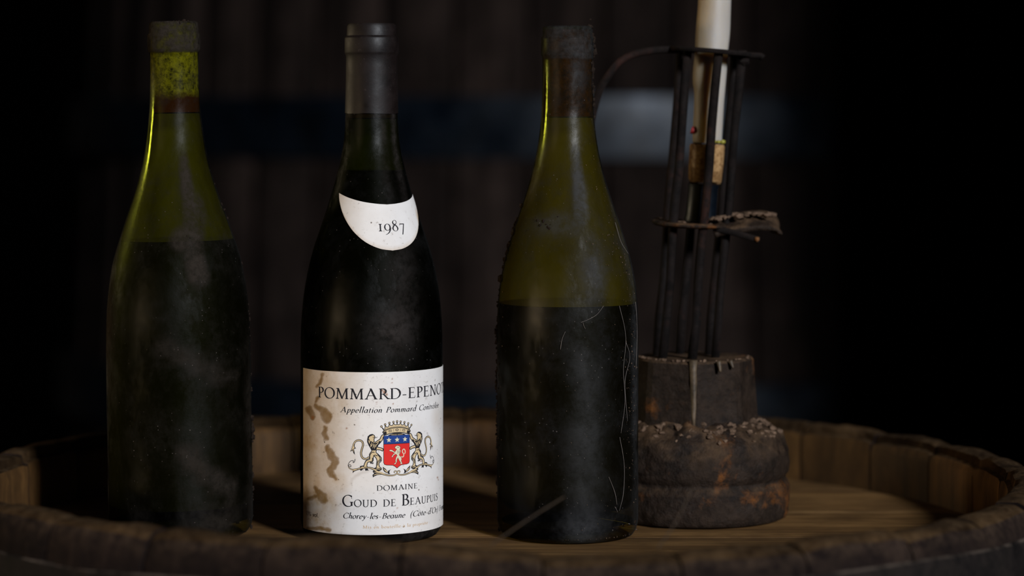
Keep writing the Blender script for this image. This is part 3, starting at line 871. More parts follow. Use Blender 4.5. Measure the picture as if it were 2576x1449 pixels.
LION = [(650,440),(700,430),(735,450),(752,485),(742,512),(725,522),(738,548),(722,575),(762,590),(800,560),(850,528),(875,470),(900,440),(932,440),(937,470),(915,490),(905,540),(870,582),(830,622),(800,662),(802,690),(850,700),(905,715),(917,740),(905,772),(860,748),(800,742),(777,752),(770,800),(800,820),(850,870),(882,912),(870,950),(842,980),(830,1040),(842,1090),(882,1120),(876,1150),(750,1142),(738,1122),(780,1100),(782,1040),(792,960),(770,905),(730,862),(716,900),(716,960),(690,1000),(640,985),(602,1000),(586,1060),(602,1110),(590,1132),(540,1112),(520,1082),(545,1010),(570,960),(640,935),(640,880),(640,830),(690,760),(660,700),(630,650),(600,580),(603,520),(620,470)]
TAIL = [(632,890),(580,925),(520,918),(482,870),(472,800),(490,720),(512,640),(490,572),(425,548),(362,570),(325,625),(305,690)]
both('ink1', stroke, TAIL, [40]*8 + [38, 36, 34, 30], 4)
both('gold', fill, LION)
for i in range(0, len(LION)):
    a, b = LION[i], LION[(i+1) % len(LION)]
    both('ink1', stroke, [a, ((a[0]+b[0])/2, (a[1]+b[1])/2), b], 15, 2)
both('gold2', stroke, TAIL, 15, 4)
TUFT = [(335,600),(295,690),(252,780),(302,752),(318,805),(350,845),(338,780),(328,725),(368,712),(340,670),(348,620)]
both('ink1', fill, TUFT); both('gold2', fill, [(325,640),(300,700),(275,755),(310,725),(326,790),(320,720),(345,700),(325,670)])
# mane, shading on the bodies
MANE = [(605,470),(640,450),(625,520),(660,560),(700,585),(735,600),(790,600),(850,560),(875,590),(820,650),(790,700),(775,755),(690,755),(650,690),(600,590)]
both('ink2', fill, MANE)
for p in ([(640,520),(650,560),(640,600)],[(680,590),(690,640),(675,680)],[(715,610),(720,660),(705,710)],[(750,620),(745,670),(740,720)],[(785,625),(770,660),(765,690)],[(660,620),(670,660),(660,690)],[(825,590),(800,620),(790,640)],[(620,545),(632,585),(640,620)]):
    both('gold2', stroke, p, [6, 14, 5], 3)
for p in ([(740,800),(700,790),(650,850),(645,930),(580,960),(540,1020)],[(800,835),(845,890),(850,940),(810,985),(805,1060)],[(700,905),(700,960),(660,985)],[(720,860),(760,850),(800,870)],[(865,930),(880,960),(855,1000)],[(655,985),(670,1020),(690,1005),(705,1025),(720,1000)]):
    both('ink2', stroke, p, 13, 3)
both('ink2', stroke, [(705,490),(722,488),(740,492)], 10, 2); both('ink2', stroke, [(755,500),(780,498),(795,480)], 9, 3)
both('ink2', fill, [(640,440),(690,425),(720,440),(690,455),(650,470),(625,500),(610,540),(600,520),(612,470)])
# scroll branch underfoot
BR = [(215,1075),(235,1112),(300,1140),(400,1130),(480,1112),(560,1108),(640,1105),(710,1130),(770,1165),(840,1205),(930,1240),(1020,1262),(1100,1265),(1165,1248),(1195,1215),(1180,1180),(1148,1178),(1135,1202),(1155,1218)]
both('ink1', stroke, BR, [12, 18, 26, 34, 38, 36, 34, 44, 50, 44, 38, 34, 32, 30, 26, 24, 22, 18, 12], 4)
both('gold2', stroke, BR, [2, 5, 10, 14, 14, 12, 10, 18, 22, 18, 14, 12, 12, 12, 10, 9, 8, 5, 3], 4)
both('ink1', stroke, [(352,925),(338,985),(312,1000),(318,965),(275,962),(238,992),(212,1050),(228,1082),(265,1082),(262,1050),(238,1042),(215,1075)], 11, 5)
for leaf in ([(280,1140),(310,1160),(300,1215),(340,1175),(400,1155),(450,1140),(380,1120)],[(450,1070),(520,1060),(540,1110),(470,1170),(450,1150)],[(545,1110),(600,1120),(625,1165),(590,1160),(560,1170)],
             [(700,1185),(740,1150),(790,1160),(880,1195),(960,1235),(1010,1262),(900,1245),(800,1255),(740,1280),(708,1305),(702,1250),(735,1220)],
             [(908,1088),(960,1128),(1000,1175),(1025,1220),(985,1215),(940,1190),(912,1150)],[(1000,1215),(1020,1165),(1075,1140),(1045,1170),(1040,1210),(1060,1235),(1020,1235)],[(720,1130),(780,1110),(860,1120),(885,1150),(850,1172),(760,1165)]):
    both('ink1', fill, leaf)
for p in ([(770,1165),(850,1195),(950,1232)],[(735,1195),(800,1200),(880,1222)],[(722,1260),(780,1235),(860,1238)],[(925,1125),(955,1165),(990,1200)],[(300,1165),(340,1152),(390,1140)],[(470,1100),(500,1090),(530,1095)],[(750,1145),(800,1130),(860,1145)],[(955,1150),(980,1175),(1005,1208)]):
    both('gold2', stroke, p, [6, 16, 5], 3)
# shield
half = [(930,462),(930,1005),(945,1038),(985,1050),(1110,1055),(1152,1076),(1195,1112)]
P = C_(half); SH = P + mir(P)[::-1]
layers['ink1'] += stroke(SH, 20, 1, True)
top = P[0][1]; vb = cu((1000, 630))[1]
layers['red'] += fill([(max(min(u, P[0][0]*-1e9 or u), u), min(v, vb)) for u, v in SH])
layers['blue'] += fill([(P[0][0], top), (P[0][0], vb), (2*UC - P[0][0], vb), (2*UC - P[0][0], top)])
layers['ink2'] += stroke([(P[0][0], vb), (UC, vb), (2*UC - P[0][0], vb)], 9, 2)
def star(c, R, r):
    return [(c[0] + (R if k % 2 == 0 else r)*math.sin(k*PI/5), c[1] + (R if k % 2 == 0 else r)*math.cos(k*PI/5)) for k in range(10)]
sc_ = cu((1030, 548)); R_ = .00150
for u in (sc_[0], UC, 2*UC - sc_[0]): layers['cream'] += fill(star((u, sc_[1]), R_, R_*.45))
RL = C_([(1150,690),(1190,658),(1240,668),(1264,710),(1245,730),(1268,770),(1252,820),(1232,850),(1272,890),(1287,930),(1277,970),(1302,1032),(1255,1036),(1265,1010),(1230,950),(1210,905),(1190,950),(1190,990),(1160,1042),(1128,1032),(1165,1000),(1158,960),(1172,900),(1195,860),(1170,832),(1132,850),(1100,902),(1082,885),(1118,830),(1150,815),(1090,782),(1038,772),(1048,742),(1092,745),(1150,790),(1170,760),(1188,732),(1150,716)])
layers['cream'] += fill(RL); layers['cream'] += stroke(C_([(1255,888),(1300,892),(1322,880),(1327,835),(1300,790),(1310,745),(1340,735),(1358,785),(1345,830)]), 18, 4)
layers['ink2'] += stroke(RL, 6, 1, True)
for p in ([(1195,690),(1215,700),(1235,690)],[(1200,760),(1215,790),(1200,820)],[(1235,760),(1245,790),(1232,820)]): layers['ink2'] += stroke(C_(p), 8, 2)
# crown
balls = [(880,272),(955,232),(1040,202),(1122,184)]
CR = [(905,388),(925,340),(888,292),(905,305),(930,322),(950,318),(956,250),(975,278),(1008,284),(1030,262),(1040,218),(1056,246),(1090,254),(1112,236),(1122,200),(1138,228),(1165,240),(1190,230),(1195,190)]
P = C_(CR); B_ = C_([(1195,300),(1100,305),(1010,330),(950,360)])
layers['gold'] += fill(P + mir(P)[::-1][1:] + mir(B_)[::-1] + B_)
both('ink1', stroke, [(930,350),(888,290),(925,325),(950,318),(956,245),(975,278),(1008,284),(1030,262),(1040,215),(1056,246),(1090,254),(1112,236),(1122,198),(1138,228),(1165,240),(1190,230),(1205,185)], 13, 3)
for b in balls:
    for d in ((0, 0),):
        u, v = cu(b)
        for uu in (u, 2*UC - u):
            ring = [(uu + .00050*math.cos(a*PI/6), v + .00050*math.sin(a*PI/6)) for a in range(12)]
            layers['gold'] += fill(ring); layers['ink1'] += stroke(ring, 11, 1, True)
u, v = cu((CX, 170)); ring = [(UC + .0005*math.cos(a*PI/6), v + .0005*math.sin(a*PI/6)) for a in range(12)]
layers['gold'] += fill(ring); layers['ink1'] += stroke(ring, 11, 1, True)
band_t = C_([(905,388),(960,350),(1050,318),(1120,303),(1195,297)]); band_b = C_([(1195,396),(1120,402),(1040,418),(955,446)])
layers['gold'] += fill(band_t + mir(band_t)[::-1][1:] + mir(band_b)[::-1] + band_b[1:])
both('ink1', stroke, [(900,390),(960,352),(1050,318),(1120,303),(1200,297)], 14, 3); both('ink1', stroke, [(910,372),(960,335),(1050,300),(1120,286),(1200,280)], 8, 3)
both('ink1', stroke, [(905,388),(930,425),(955,448),(1040,420),(1120,404),(1200,398)], 16, 3)
both('ink1', fill, [(915,392),(975,366),(990,420),(955,446),(935,425)])
both('ink1', stroke, [(1030,352),(1080,342),(1084,372),(1034,384),(1030,352)], 11, 1)
both('ink1', stroke, [(1195,322),(1158,342),(1195,364)], 13, 1)
for yy in (330, 358): both('ink1', stroke, [(1118,yy),(1121,yy+4),(1124,yy+8)], 12, 1)
hb_ = C_([(1000,470),(1030,444),(1120,410),(1195,402)])
layers['ink1'] += fill(hb_ + mir(hb_)[::-1][1:])
for xx in range(1085, 1195, 14): both('gold2', stroke, [(xx, 424), (xx, 438), (xx, 456)], 4, 1)
crest_mats = [MT['gold'], MT['ink'], MT['blue'], MT['red'], MT['cream']]
slot = {'gold': (0, .00026), 'blue': (2, .00031), 'red': (3, .00031), 'ink1': (1, .00029), 'cream': (4, .00036), 'ink2': (1, .00039), 'gold2': (0, .00042)}
V, Fc, mi = [], [], []
for ln, qs in layers.items():
    mk, off = slot[ln]
    for q in qs:
        b = len(V); V += [lab(u, v, off) for u, v in q]; Fc.append(tuple(range(b, b + len(q)))); mi.append(mk)
o = make('crest', V, Fc, crest_mats, label, False, mi)
o['label'] = 'crowned red and blue shield held by two rampant lions'

# --- neck label, a crescent on the shoulder
def neck_pt(u, z, off=.00025):
    """u = angle from the label's centre line"""
    th = THC + u; r = rf2(z) + off
    return (r*math.sin(th), -r*math.cos(th), z)
sx = lambda p: px_surf(750 + p[0]/2.337, 30 + p[1]/2.337, rf2, 934.5)
upe = [sx(p) for p in [(242,1066),(300,1095),(380,1118),(460,1130),(540,1134)]]
loe = [sx(p) for p in [(242,1066),(243,1100),(252,1150),(278,1220),(330,1298),(400,1358),(480,1394),(552,1405)]]
upe = [(t - THC, z) for t, z in upe]; loe = [(t - THC, z) for t, z in loe]
upe[-1] = (0, upe[-1][1]); loe[-1] = (0, loe[-1][1])
upc, loc = catmull(upe, 10), catmull(loe, 10)
def edge_z(cv, n):
    a = np.array(cv)
    d = np.r_[0, np.cumsum(np.hypot(np.diff(a[:, 0])*.03, np.diff(a[:, 1])))]; s = np.linspace(0, d[-1], n)
    return np.c_[np.interp(s, d, a[:, 0]), np.interp(s, d, a[:, 1])]
NU, NW = 60, 28
EU, EL = edge_z(upc, NU), edge_z(loc, NU)
V, be, idx = [], [], []
cols = list(range(NU)) + list(range(NU - 2, -1, -1))
for ci, c in enumerate(cols):
    sgn = 1 if ci < NU else -1
    for k in range(NW):
        f = k/(NW - 1)
        u = (EL[c][0]*(1-f) + EU[c][0]*f)*sgn; z = EL[c][1]*(1-f) + EU[c][1]*f
        V.append(neck_pt(u, z))
        rightstain = max(0, 1 - math.hypot((u - .95)/.16, (z - zb(552))/.008))
        be.append(min(1, .9*max(0, 1 - f*9) * .55 + max(0, (-u - .5)/.9)*.55 + (1.2*rightstain if rightstain > .15 else 0)))
nc = len(cols)
Fc = [(i*NW + k, (i+1)*NW + k, (i+1)*NW + k + 1, i*NW + k + 1) for i in range(nc - 1) for k in range(NW - 1)]
nl = make('neck_label', V, Fc, MT['paper'], B2, True, attrs={'beige': be, 'stain': [0]*len(V), 'rust': [0]*len(V)})
nl['label'] = 'white crescent paper label printed 1987'
t0, zz0 = sx((468, 1290)); t1, _ = sx((628, 1290)); tm, zm = sx((548, 1291))
Q, wd = layout('1987', digit, track=.04)
k = (t1 - t0)/wd; capz = (sx((548, 1225))[1] - sx((548, 1291))[1])
put('year_lettering', nl, [[(t0 - THC + a*k, zm + b*capz) for a, b in q] for q in Q], lambda u, v, off: neck_pt(u, v, off), MT['ink'], .00040)

# --- left bottle
LIP1 = [(62, 50), (58, 56), (62, 60.5), (86, 62), (90, 65.5), (94, 66), (128, 66), (133, 64), (138, 61.5)]
BODY1 = [(145, 61), (169, 61), (230, 62), (284, 64), (354, 72), (400, 79.5), (446, 91), (492, 105), (539, 121.5), (585, 137), (631, 152), (677, 163.5), (740, 173), (800, 178), (870, 180), (1000, 180.5), (1150, 180.5), (1300, 180.5)]
P1 = bottle_profile(LIP1, BODY1, .0405)
def patch_line(th, z, pts, wid):
    """pts: (angle, height)"""
    X, Y = th*.036, z
    return np.clip(1 - segdist(X, Y, [(a*.036, b, wid) for a, b in pts])/.004, 0, 1)
def dirt1(th, z):
    d = .9*patch_line(th, z, [(.25, zb(410)), (.3, zb(500)), (.32, zb(560)), (.28, zb(640)), (.32, zb(690))], .0035)
    d = np.maximum(d, .75*patch_line(th, z, [(.05, zb(600)), (.35, zb(580)), (.5, zb(520))], .004))
    d = np.maximum(d, .75*gauss(th, z, -1.32, zb(800), .0085, .035))
    d = np.maximum(d, .35*gauss(th, z, -1.1, zb(620), .006, .03))
    d = np.maximum(d, .6*patch_line(th, z, [(.1, zb(1120)), (.3, zb(1170)), (.75, zb(1220))], .003))
    d = np.maximum(d, .5*gauss(th, z, .5, zb(1300), .014, .008))
    d = np.maximum(d, .45*patch_line(th, z, [(-.2, zb(860)), (.5, zb(930)), (.85, zb(950))], .0025))
    d = np.maximum(d, .5*gauss(th, z, 1.3, zb(1100), .006, .05))
    d = np.maximum(d, 1.0*(z > zb(138)))
    return np.clip(d, 0, 1)
B1 = make_bottle('wine_bottle', 'unlabelled grimy bottle with bright green glass round its cork, left of the labelled bottle', 450, 456, P1, MT['glass1'], dirt1, math.radians(-.85), glintfn=lambda th, z: np.clip(1.6*gauss(th, z, -.95, zb(330), .010, .016) + .5*gauss(th, z, -.95, zb(480), .010, .03), 0, 1))
make('wine', *lathe(wine_profile(P1, zb(607)), 64), MT['wine'], B1, True, sharp=40)
haze(P1, zb(607) + .0004, zb(289), MT['film1'], B1)
ck = [(0, zb(286)), (61.6/SC, zb(286)), (61.0/SC, zb(282)), (59.6/SC, zb(200)), (59/SC, zb(130)), (56/SC, zb(64)), (40/SC, zb(60)), (0, zb(57))]
make('cork', *lathe(ck, 48, lambda r, z, a: (r*(1 + .012*mnoise.noise(Vector((math.sin(a)*3, math.cos(a)*3, z*300)))), z)), MT['cork1'], B1, True, sharp=40)
def scatter(spec, rf, seed, kname, m, parent):
    rr = random.Random(seed); parts = []
    for th, z, st, sz, n, r0, r1 in spec:
        for _ in range(n):
            a = rr.gauss(th, st); zz = rr.gauss(z, sz)
            zz = max(.003, min(.29, zz))
            r = rr.uniform(r0, r1)*(rr.random()**1.3*.8 + .25)
            R = rf(zz) + r*.15
            parts.append(blob((R*math.sin(a), -R*math.cos(a), zz), r, rr.random(), (1, 1, rr.uniform(.8, 1.8))))
    o = make(kname, *join(parts), m, parent, False); o['kind'] = 'stuff'
    return o
rf1 = interp([p for p in P1 if p[1] > .003])
scatter([(1.50, zb(1090), .03, .006, 16, .0007, .0020), (1.52, zb(1200), .05, .025, 40, .0005, .0012), (1.5, zb(850), .06, .02, 14, .0004, .0008), (1.45, zb(520), .05, .006, 7, .0004, .0010), (.25, zb(60), .4, .0003, 8, .0006, .0012),
         (.3, zb(585), .1, .004, 10, .0003, .0008)], rf1, 4, 'dirt_crust', MT['crust'], B1)

# --- right bottle
LIP3 = [(71, 52), (67, 58), (70, 62.5), (92, 63), (96, 66.5), (100, 67), (138, 67), (142, 65.5), (146, 64)]
BODY3 = [(152, 63.5), (171, 63.5), (250, 64.5), (302, 67.5), (355, 73.5), (407, 83.5), (460, 97), (512, 113.5), (564, 131.5), (617, 148), (669, 162), (722, 171.5), (774, 176), (840, 177.5), (1000, 177.5), (1150, 177.5), (1300, 177.5)]
P3 = bottle_profile(LIP3, BODY3, .0398)
def dirt_sheen3(th, z):
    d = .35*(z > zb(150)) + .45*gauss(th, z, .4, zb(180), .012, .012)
    d = np.maximum(d, .6*patch_line(th, z, [(.25, zb(390)), (.3, zb(470)), (.28, zb(540))], .0035))  # window reflection painted as a pale streak down the shoulder
    d = np.maximum(d, .55*gauss(th, z, .42, zb(680), .007, .018))  # lower patch of the painted window reflection
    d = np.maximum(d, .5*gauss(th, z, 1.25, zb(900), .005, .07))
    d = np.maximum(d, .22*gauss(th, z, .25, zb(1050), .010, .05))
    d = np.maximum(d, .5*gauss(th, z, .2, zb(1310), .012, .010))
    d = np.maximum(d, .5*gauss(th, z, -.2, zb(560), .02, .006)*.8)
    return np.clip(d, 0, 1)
B3 = make_bottle('wine_bottle', 'unlabelled dusty olive green bottle with crusted lip, beside the iron candlestick', 1428, 1428, P3, MT['glass3'], dirt_sheen3, glintfn=lambda th, z: np.clip(1.3*gauss(th, z, -1.0, zb(270), .008, .022), 0, 1))
make('wine', *lathe(wine_profile(P3, zb(763)), 64), MT['wine'], B3, True, sharp=40)
haze(P3, zb(763) + .0004, zb(297), MT['film3'], B3)
ck = [(0, zb(294)), (63.6/SC, zb(294)), (63.2/SC, zb(290)), (62.2/SC, zb(200)), (61/SC, zb(130)), (57/SC, zb(76)), (0, zb(74))]
make('cork', *lathe(ck, 48), MT['cork3'], B3, True, sharp=40)
rf3 = interp([p for p in P3 if p[1] > .003])
scatter([(-1.50, zb(640), .06, .012, 50, .0005, .0016), (-1.54, zb(1000), .04, .035, 120, .0004, .0015), (-1.30, zb(980), .03, .03, 26, .0003, .0007), (.2, zb(74), .7, .0004, 26, .0005, .0012), (1.42, zb(130), .12, .010, 30, .0006, .0019), (1.45, zb(220), .06, .010, 26, .0004, .0013), (1.3, zb(170), .1, .01, 16, .0003, .0008),
         (-.6, zb(565), .25, .003, 16, .0003, .0008), (1.2, zb(1000), .06, .05, 40, .0002, .0006), (1.15, zb(1305), .06, .004, 12, .0004, .0009)], rf3, 5, 'dirt_crust', MT['crust'], B3)
def web_on(rf, lines, rad, parent, name='cobweb'):
    parts = []
    for pts in lines:
        P = [((rf(z) + .0006)*math.sin(a), -(rf(z) + .0006)*math.cos(a), z) for a, z in [tuple(q) for q in catmull(pts, 6)]]
        parts.append(tube(P, rad, 5, .5))
    o = make(name, *join(parts), MT['web'], parent, True); o['kind'] = 'stuff'; return o
s3 = lambda X, Y: px_surf(X, Y, rf3, 1428)
lines = [[s3(1517,770),s3(1500,792),s3(1478,805),s3(1460,812)],[s3(1466,812),s3(1468,820),s3(1472,828)],[s3(1422,835),s3(1414,855),s3(1410,880)],[s3(1545,560),s3(1560,610),s3(1578,640)],
         [s3(1556,770),s3(1572,850),s3(1566,930),s3(1570,1010),s3(1560,1090)],[s3(1572,860),s3(1582,900),s3(1570,960),s3(1576,1060)],[s3(1557,1100),s3(1568,1170),s3(1566,1240),s3(1556,1285)],[s3(1545,1275),s3(1555,1300),s3(1575,1315),s3(1585,1335)],
         [s3(1530,1200),s3(1545,1240),s3(1550,1270)],[s3(1596,760),s3(1600,840),s3(1597,930)]]
web_on(rf3, lines, .00013, B3)
scatter([(1.08, zb(950), .10, .05, 160, .00008, .00035), (.35, zb(1000), .35, .05, 130, .00006, .00024), (.3, zb(1310), .3, .008, 60, .00008, .0003), (.6, zb(580), .4, .02, 60, .00008, .0003), (1.0, zb(680), .15, .04, 60, .0001, .0003), (-1.2, zb(960), .06, .04, 40, .0001, .0004)], rf3, 9, 'dust_specks', MT['dust_clump'], B3)

# ------------------------------------------------------------------ iron candlestick
DC = 1.556; SCC = F/DC
CBX = (1750 - 1288)/SCC + CAMX; CBY = CAMY + DC
def cz(y): return EYE - (y - 283)/SCC
def cx(X): return (X - 1288)/SCC + CAMX - CBX
cs = thing('iron_candlestick', 'rusty iron candlestick with a rod cage and heavy cast base behind the olive bottle', 'candlestick', (CBX, CBY, ZH + .0002))
rb = 235/SCC
bp = [(0, 0), (rb*.90, 0), (rb*.965, .0015), (rb*.99, .005), (rb, .011), (rb*.995, .0195), (rb*.965, .0222), (rb*.945, .0236), (rb*.955, .0250), (rb*.99, .0275), (rb*1.0, .033), (rb*.985, .040), (rb*.94, .0465), (rb*.87, .0512), (rb*.78, .0545), (rb*.68, .0575), (rb*.60, .0600), (0, .0600)]
def bdisp(r, z, a):
    q = Vector((r*math.sin(a), r*math.cos(a), z))
    n = mnoise.fractal(q*70, .8, 2.0, 5); f = min(1, z/.02)
    rr = r + .0010*n*(1 if z > .001 else 0)
    zz = z + (.0022*mnoise.fractal(q*110 + Vector((3, 1, 7)), .7, 2.0, 4) if z > .044 and r > .02 else .0004*n*f)
    return rr, max(0, zz)
Q = []
for (r0, z0), (r1, z1) in zip(bp[:-1], bp[1:]):
    n = max(1, int(math.hypot(r1 - r0, z1 - z0)/.0016)) if z1 > 0 and r1 > 0 else 1
    Q += [(r0 + (r1-r0)*k/n, z0 + (z1-z0)*k/n) for k in range(n)]
Q.append(bp[-1])
make('cast_base', *lathe(Q, 160, bdisp), MT['cast'], cs, True)
# octagonal pedestal
def octagon():
    V, Fc = [], []
    x0 = cx(1745); R1, R0 = 150/SCC, 160/SCC
    zt, zbm = cz(897), .0555
    lv = [(zbm, R0*1.02), (.062, R0), (.078, (R0+R1)/2), (zt - .0015, R1), (zt, R1 - .0012)]
    for z, R in lv:
        for k in range(8):
            a0 = math.radians(-3.8 + 45*k)
            for f in (-.06, .06):                        # small worn corner
                a = a0 + f
                V.append((x0 + R*math.sin(a), -R*math.cos(a), z + .0006*mnoise.noise(Vector((R*math.sin(a)*90, R*math.cos(a)*90, z*90)))))
    n = 16
    for i in range(len(lv) - 1):
        for k in range(n):
            Fc.append((i*n+k, i*n+(k+1) % n, (i+1)*n+(k+1) % n, (i+1)*n+k))
    Fc.append(tuple(range(n-1, -1, -1))); Fc.append(tuple(range((len(lv)-1)*n, len(lv)*n)))
    return V, Fc
make('pedestal', *octagon(), MT['cast'], cs, True, sharp=20)
# wax runs down the pedestal's front edges
def drip(X0, X1, y0, y1, w, xo=0):
    P = []
    for k in range(7):
        f = k/6
        y = y0 + (y1-y0)*f; R = (150 + 10*f)/SCC
        a = math.radians(X0)
        P.append((cx(1745) + (R+.0003)*math.sin(a) + xo*f, -(R+.0003)*math.cos(a), cz(y)))
    return tube(P, [w*(1.5 - .9*k/6) for k in range(7)], 8, .5)
M_ = Mat('old_wax_run'); nn = M_.noise(M_.coord(), 150, 5, .7)
MT['drip'] = M_.done(M_.pbr(M_.ramp(nn, [(.35, (.035, .023, .012)), (.65, (.115, .076, .042))]), .6, 0, M_.bump(nn, .5, .001)))
make('wax_run', *drip(-4, -4, 893, 1062, .0016), MT['drip'], cs, True)
make('wax_run', *drip(20, 20, 897, 922, .0012), MT['drip'], cs, True)
make('wax_run', *drip(33, 33, 897, 914, .0010), MT['drip'], cs, True)
# the rod cage leans to the right
ZC0, ZC1 = cz(897) - .001, cz(128)
XA0, XA1 = cx(1725), cx(1790)
def ax(z): return XA0 + (XA1 - XA0)*(z - ZC0)/(ZC1 - ZC0)
CR_ = 80/SCC
for k in range(6):
    a = math.radians(8 + 60*k)
    P = []
    for i in range(9):
        z = ZC0 + (ZC1 - ZC0)*i/8
        r = CR_*(.95 + .05*i/8)
        P.append((ax(z) + r*math.sin(a) + .0004*math.sin(i*1.7 + k), -r*math.cos(a), z))
    make('rod', *tube(P, .0026, 10, .25), MT['rod'], cs, True)
ang = math.atan2(XA1 - XA0, ZC1 - ZC0)
def leaning(vf, z0, xo=0.0, extra=0.0):
    """tilt a lathe about its own middle and set it on the leaning axis"""
    ca, sa = math.cos(ang + extra), math.sin(ang + extra)
    return [(ax(z0) + xo + x*ca + z*sa, y, z0 - x*sa + z*ca) for x, y, z in vf[0]], vf[1]
ring = [(.0135, -.0016), (.0245, -.0016), (.0250, -.0008), (.0250, .0008), (.0245, .0016), (.0135, .0016)]
make('top_ring', *leaning(lathe(ring, 64, lambda r, z, a: (r + .0004*math.sin(3*a), z*.8), True), cz(131)), MT['rod'], cs, True, sharp=40)
hp = [(1704,126),(1660,126),(1622,131),(1588,140),(1556,158),(1532,188),(1512,222),(1498,262),(1488,305),(1486,340),(1494,362)]
P = catmull([(cx(X), 0, cz(Y)) for X, Y in hp], 6)
make('hook_handle', *tube([tuple(p) for p in P], 1.0, 12, 0, (.0022, .0045, (0, 1, 0))), MT['rod'], cs, True)
P = catmull([(cx(X), -.004, cz(Y)) for X, Y in [(1868,140),(1895,141),(1910,142),(1917,147)]], 5)
make('ring_tab', *tube([tuple(p) for p in P], 1.0, 12, 0, (.0018, .0060, (0, 1, 0))), MT['rod'], cs, True)
# sliding drip disc with its curled thumb piece
make('ring_bolt', *blob((cx(1868), -.008, cz(157)), .0042, 3, (1, 1, .8), .15), MT['rod'], cs, False)
zd = cz(566)
disc = [(0, -.0015), (.0222, -.0015), (.0236, -.0004), (.0236, .0006), (.0225, .0014), (0, .0012)]
make('drip_disc', *leaning(lathe(disc, 64, lambda r, z, a: (r*(1 + .02*math.sin(2*a + 1)), z + .0006*math.sin(2*a))), zd, cx(1738) - ax(zd)), MT['cast'], cs, True, sharp=40)
tp = [(1790,570),(1830,564),(1875,557),(1912,554),(1938,560),(1950,575),(1948,588)]
P = catmull([(cx(X), -.006, cz(Y)) for X, Y in tp], 6)
make('thumb_piece', *tube([tuple(p) for p in P], [1.1, 1.1] + [1.0]*(len(P)-4) + [.9, .8], 14, 0, (.0021, .0105, (0, .90, .43))), MT['cast'], cs, True)
P = catmull([(cx(X), -.012, cz(Y)) for X, Y in [(1796,574),(1840,583),(1880,595),(1904,602)]], 5)
make('thumb_spring', *tube([tuple(p) for p in P], 1.0, 12, 0, (.0019, .0050, (0, 1, 0))), MT['rod'], cs, True)
MT['orange'] = simple('orange_rust', (.14, .05, .008), .8)
make('rust_nub', *blob((cx(1897), -.0172, cz(598)), .0017, 8), MT['orange'], cs, True)
sock = [(0, 0), (.0092, 0), (.0095, .002), (.0090, .004), (.0087, .020), (.0091, .0222), (.0085, .0226), (0, .0224)]
zs_ = cz(560)
make('socket', *leaning(lathe(sock, 40), zs_, cx(1762) - ax(zs_)), MT['vat_hoop'], cs, True, sharp=40)
rr = random.Random(11); parts = []
for _ in range(70):                                    # dust lying on the disc and thumb piece
    X = rr.uniform(1775, 1945); y = rr.uniform(-.015, .006); f = (X - 1775)/170
    parts.append(blob((cx(X), y, cz(560 - 16*math.sin(min(1, f)*2.2)) + .0012), rr.uniform(.0008, .0024), rr.random(), (1.3, 1.2, .7)))
for _ in range(40):
    a = rr.uniform(0, 2*PI); r = rr.uniform(.010, .021)
    x = cx(1738) + r*math.sin(a)
    parts.append(blob((x, -r*math.cos(a), zd + .0016 - (x - cx(1738))*math.sin(ang)), rr.uniform(.0005, .0013), rr.random(), (1.3, 1.2, .6)))
for _ in range(150):                                   # flakes round the foot of the pedestal
    a = rr.uniform(-2.2, 2.2); r = rr.uniform(.036, .050)
    z = float(np.interp(r, [.030, .0375, .043, .0475, .0518], [.060, .0575, .0545, .0512, .0465]))
    parts.append(blob((r*math.sin(a), -r*math.cos(a), z), rr.uniform(.0006, .0022), rr.random(), (1.2, 1.2, .8), .5))
for _ in range(40):
    a = rr.uniform(-1.6, 1.6); r = .0335
    parts.append(blob((cx(1745) + r*math.sin(a)*.96, -r*math.cos(a)*.96, cz(897)), rr.uniform(.0004, .0012), rr.random()))
o = make('dust_clumps', *join(parts), MT['dust_clump'], cs, False); o['kind'] = 'stuff'

# cork wedge and candle, each held by the cage
ck_z0 = cz(560) + .0228
zc_top = cz(366)
cork = [(0, 0), (.0088, 0), (.0098, .0015), (.0104, .010), (.0106, zc_top - ck_z0 - .0015), (.0098, zc_top - ck_z0), (0, zc_top - ck_z0)]
def cdisp(r, z, a):
    n = mnoise.fractal(Vector((r*math.sin(a)*160, r*math.cos(a)*160, z*160)), .8, 2, 4)
    return r + .0006*n, z + (.0012*n if z < .002 else .0003*n)
wx0, wz0 = CBX + ax(ck_z0) + .0030, ZH + ck_z0 + .0002
wedge = make('cork_stopper', *lathe([(r, z) for r, z in cork], 48, cdisp), MT['cork_wedge'], None, True, sharp=60)
wedge.location = (wx0, CBY, wz0 + .0006); wedge.rotation_euler = (0, math.radians(2.7), 0)
tag(wedge, 'crumbly tan cork under the white candle inside the iron cage', 'cork')
H = zc_top - ck_z0
cnd = thing('candle', 'unlit white wax candle standing in the iron cage', 'candle', (wx0 + H*math.sin(math.radians(2.7)), CBY, wz0 + H + .0012), (0, math.radians(2.7), 0))
cl = [(0, 0), (.0084, 0), (.0087, .001)] + [(.0087 + .0013*min(1, max(0, (k - 8)/12)), .001 + .122*k/40) for k in range(1, 41)] + [(.0095, .1245), (.0075, .1250), (.004, .1228), (0, .1222)]
def wdisp(r, z, a):
    n = mnoise.noise(Vector((math.sin(a)*1.5, math.cos(a)*1.5, z*60)))
    left = max(0, -math.sin(a))
    d = .0004*n + left*(.0010*math.exp(-((z - .038)/.012)**2) - .0004*math.exp(-((z - .030)/.003)**2) - .0006*math.exp(-((z - .088)/.02)**2))
    return r + (d if .001 < z < .1245 else 0), z
make('wax_body', *lathe(cl, 48, wdisp), MT['wax'], cnd, True, sharp=50)
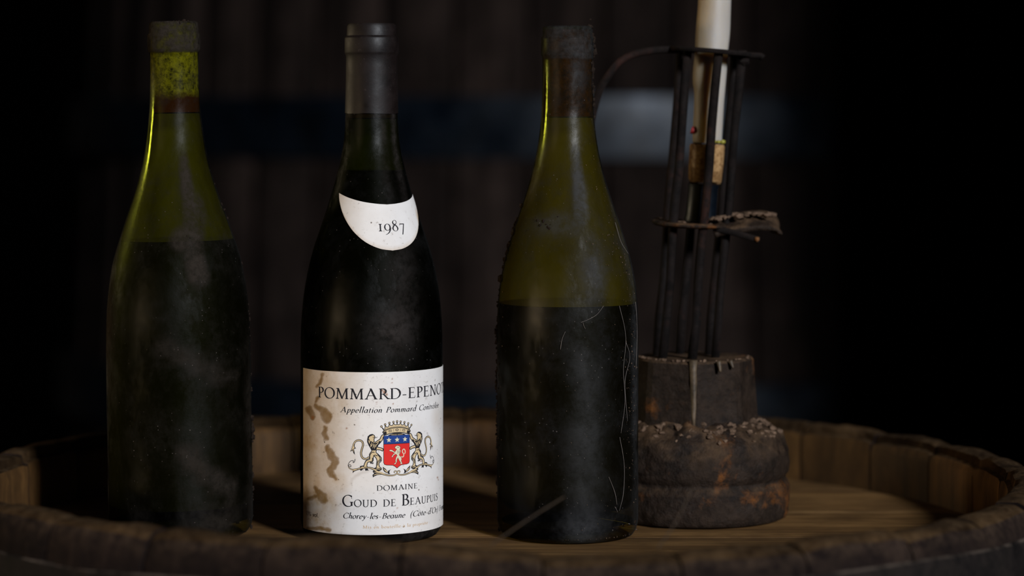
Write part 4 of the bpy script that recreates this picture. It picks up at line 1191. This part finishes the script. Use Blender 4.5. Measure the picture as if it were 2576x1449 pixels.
make('wick', *tube([(0, 0, .1215), (.0003, 0, .127), (.0012, 0, .131), (.0024, 0, .1335)], .0008, 6), MT['wick'], cnd, True)
MT['redwax'] = simple('red_wax', (.35, .02, .02), .5); MT['greenwax'] = simple('yellow_green_wax', (.28, .25, .03), .5)
o = make('red_wax_spot', *blob((-.0092, -.0035, .007), .0014, 5, (1, 1, 1.8)), MT['redwax'], cnd, True)
pp = join([blob((x, y, .0012), r, i, (1.2, 1, .8)) for i, (x, y, r) in enumerate([(.0035, -.0088, .0012), (.0062, -.0080, .0014), (.0085, -.005, .0016), (.0008, -.0095, .0009)])])
make('green_wax_bits', *pp, MT['greenwax'], cnd, True)

# ------------------------------------------------------------------ cobweb and dry strands on the rim
def rim_pt(X, Y, d): return ((X - 1288)*d/F + CAMX, CAMY + d, ZH + EYE - (Y - 283)*d/F)
a = rim_pt(1262, 1352, 1.238); b = rim_pt(1420, 1250, 1.262)
P = catmull([rim_pt(1235, 1372, 1.225), a, rim_pt(1345, 1296, 1.25), b], 6)
o = make('dry_strand', *tube([tuple(p) for p in P], .00036, 6, .4), MT['strand'], None, True)
tag(o, 'dry brown strand rising from the front rim before the olive bottle', 'strand')
P = catmull([rim_pt(1655, 1378, 1.222), rim_pt(1690, 1330, 1.24), rim_pt(1715, 1285, 1.25), rim_pt(1742, 1225, 1.262)], 6)
o = make('dry_strand', *tube([tuple(p) for p in P], .00036, 6, .4), MT['strand'], None, True)
tag(o, 'thin dry strand rising from the front rim before the candlestick base', 'strand')
rr = random.Random(21); parts = []
for _ in range(34):
    a = rr.gauss(1.33, .05); r0 = RI + rr.uniform(.014, .027)
    p0 = Vector((r0*math.sin(a), -r0*math.cos(a), ZT - .002 - max(0, r0 - RI - .02)*1.2))
    d = Vector((rr.uniform(-.3, 1), rr.uniform(-.8, .6), rr.uniform(-.2, 1.1))).normalized()*rr.uniform(.008, .026)
    P = catmull([p0, p0 + d*.5 + Vector((0, 0, rr.uniform(-.002, .004))), p0 + d + Vector((rr.uniform(-.004, .004), 0, rr.uniform(-.006, .004)))], 4)
    parts.append(tube([tuple(p) for p in P], .00016, 4))
o = make('cobweb', *join(parts), MT['web'], None, True); o['kind'] = 'stuff'
tag(o, 'wispy cobweb threads clinging to the right end of the barrel rim', 'cobweb')
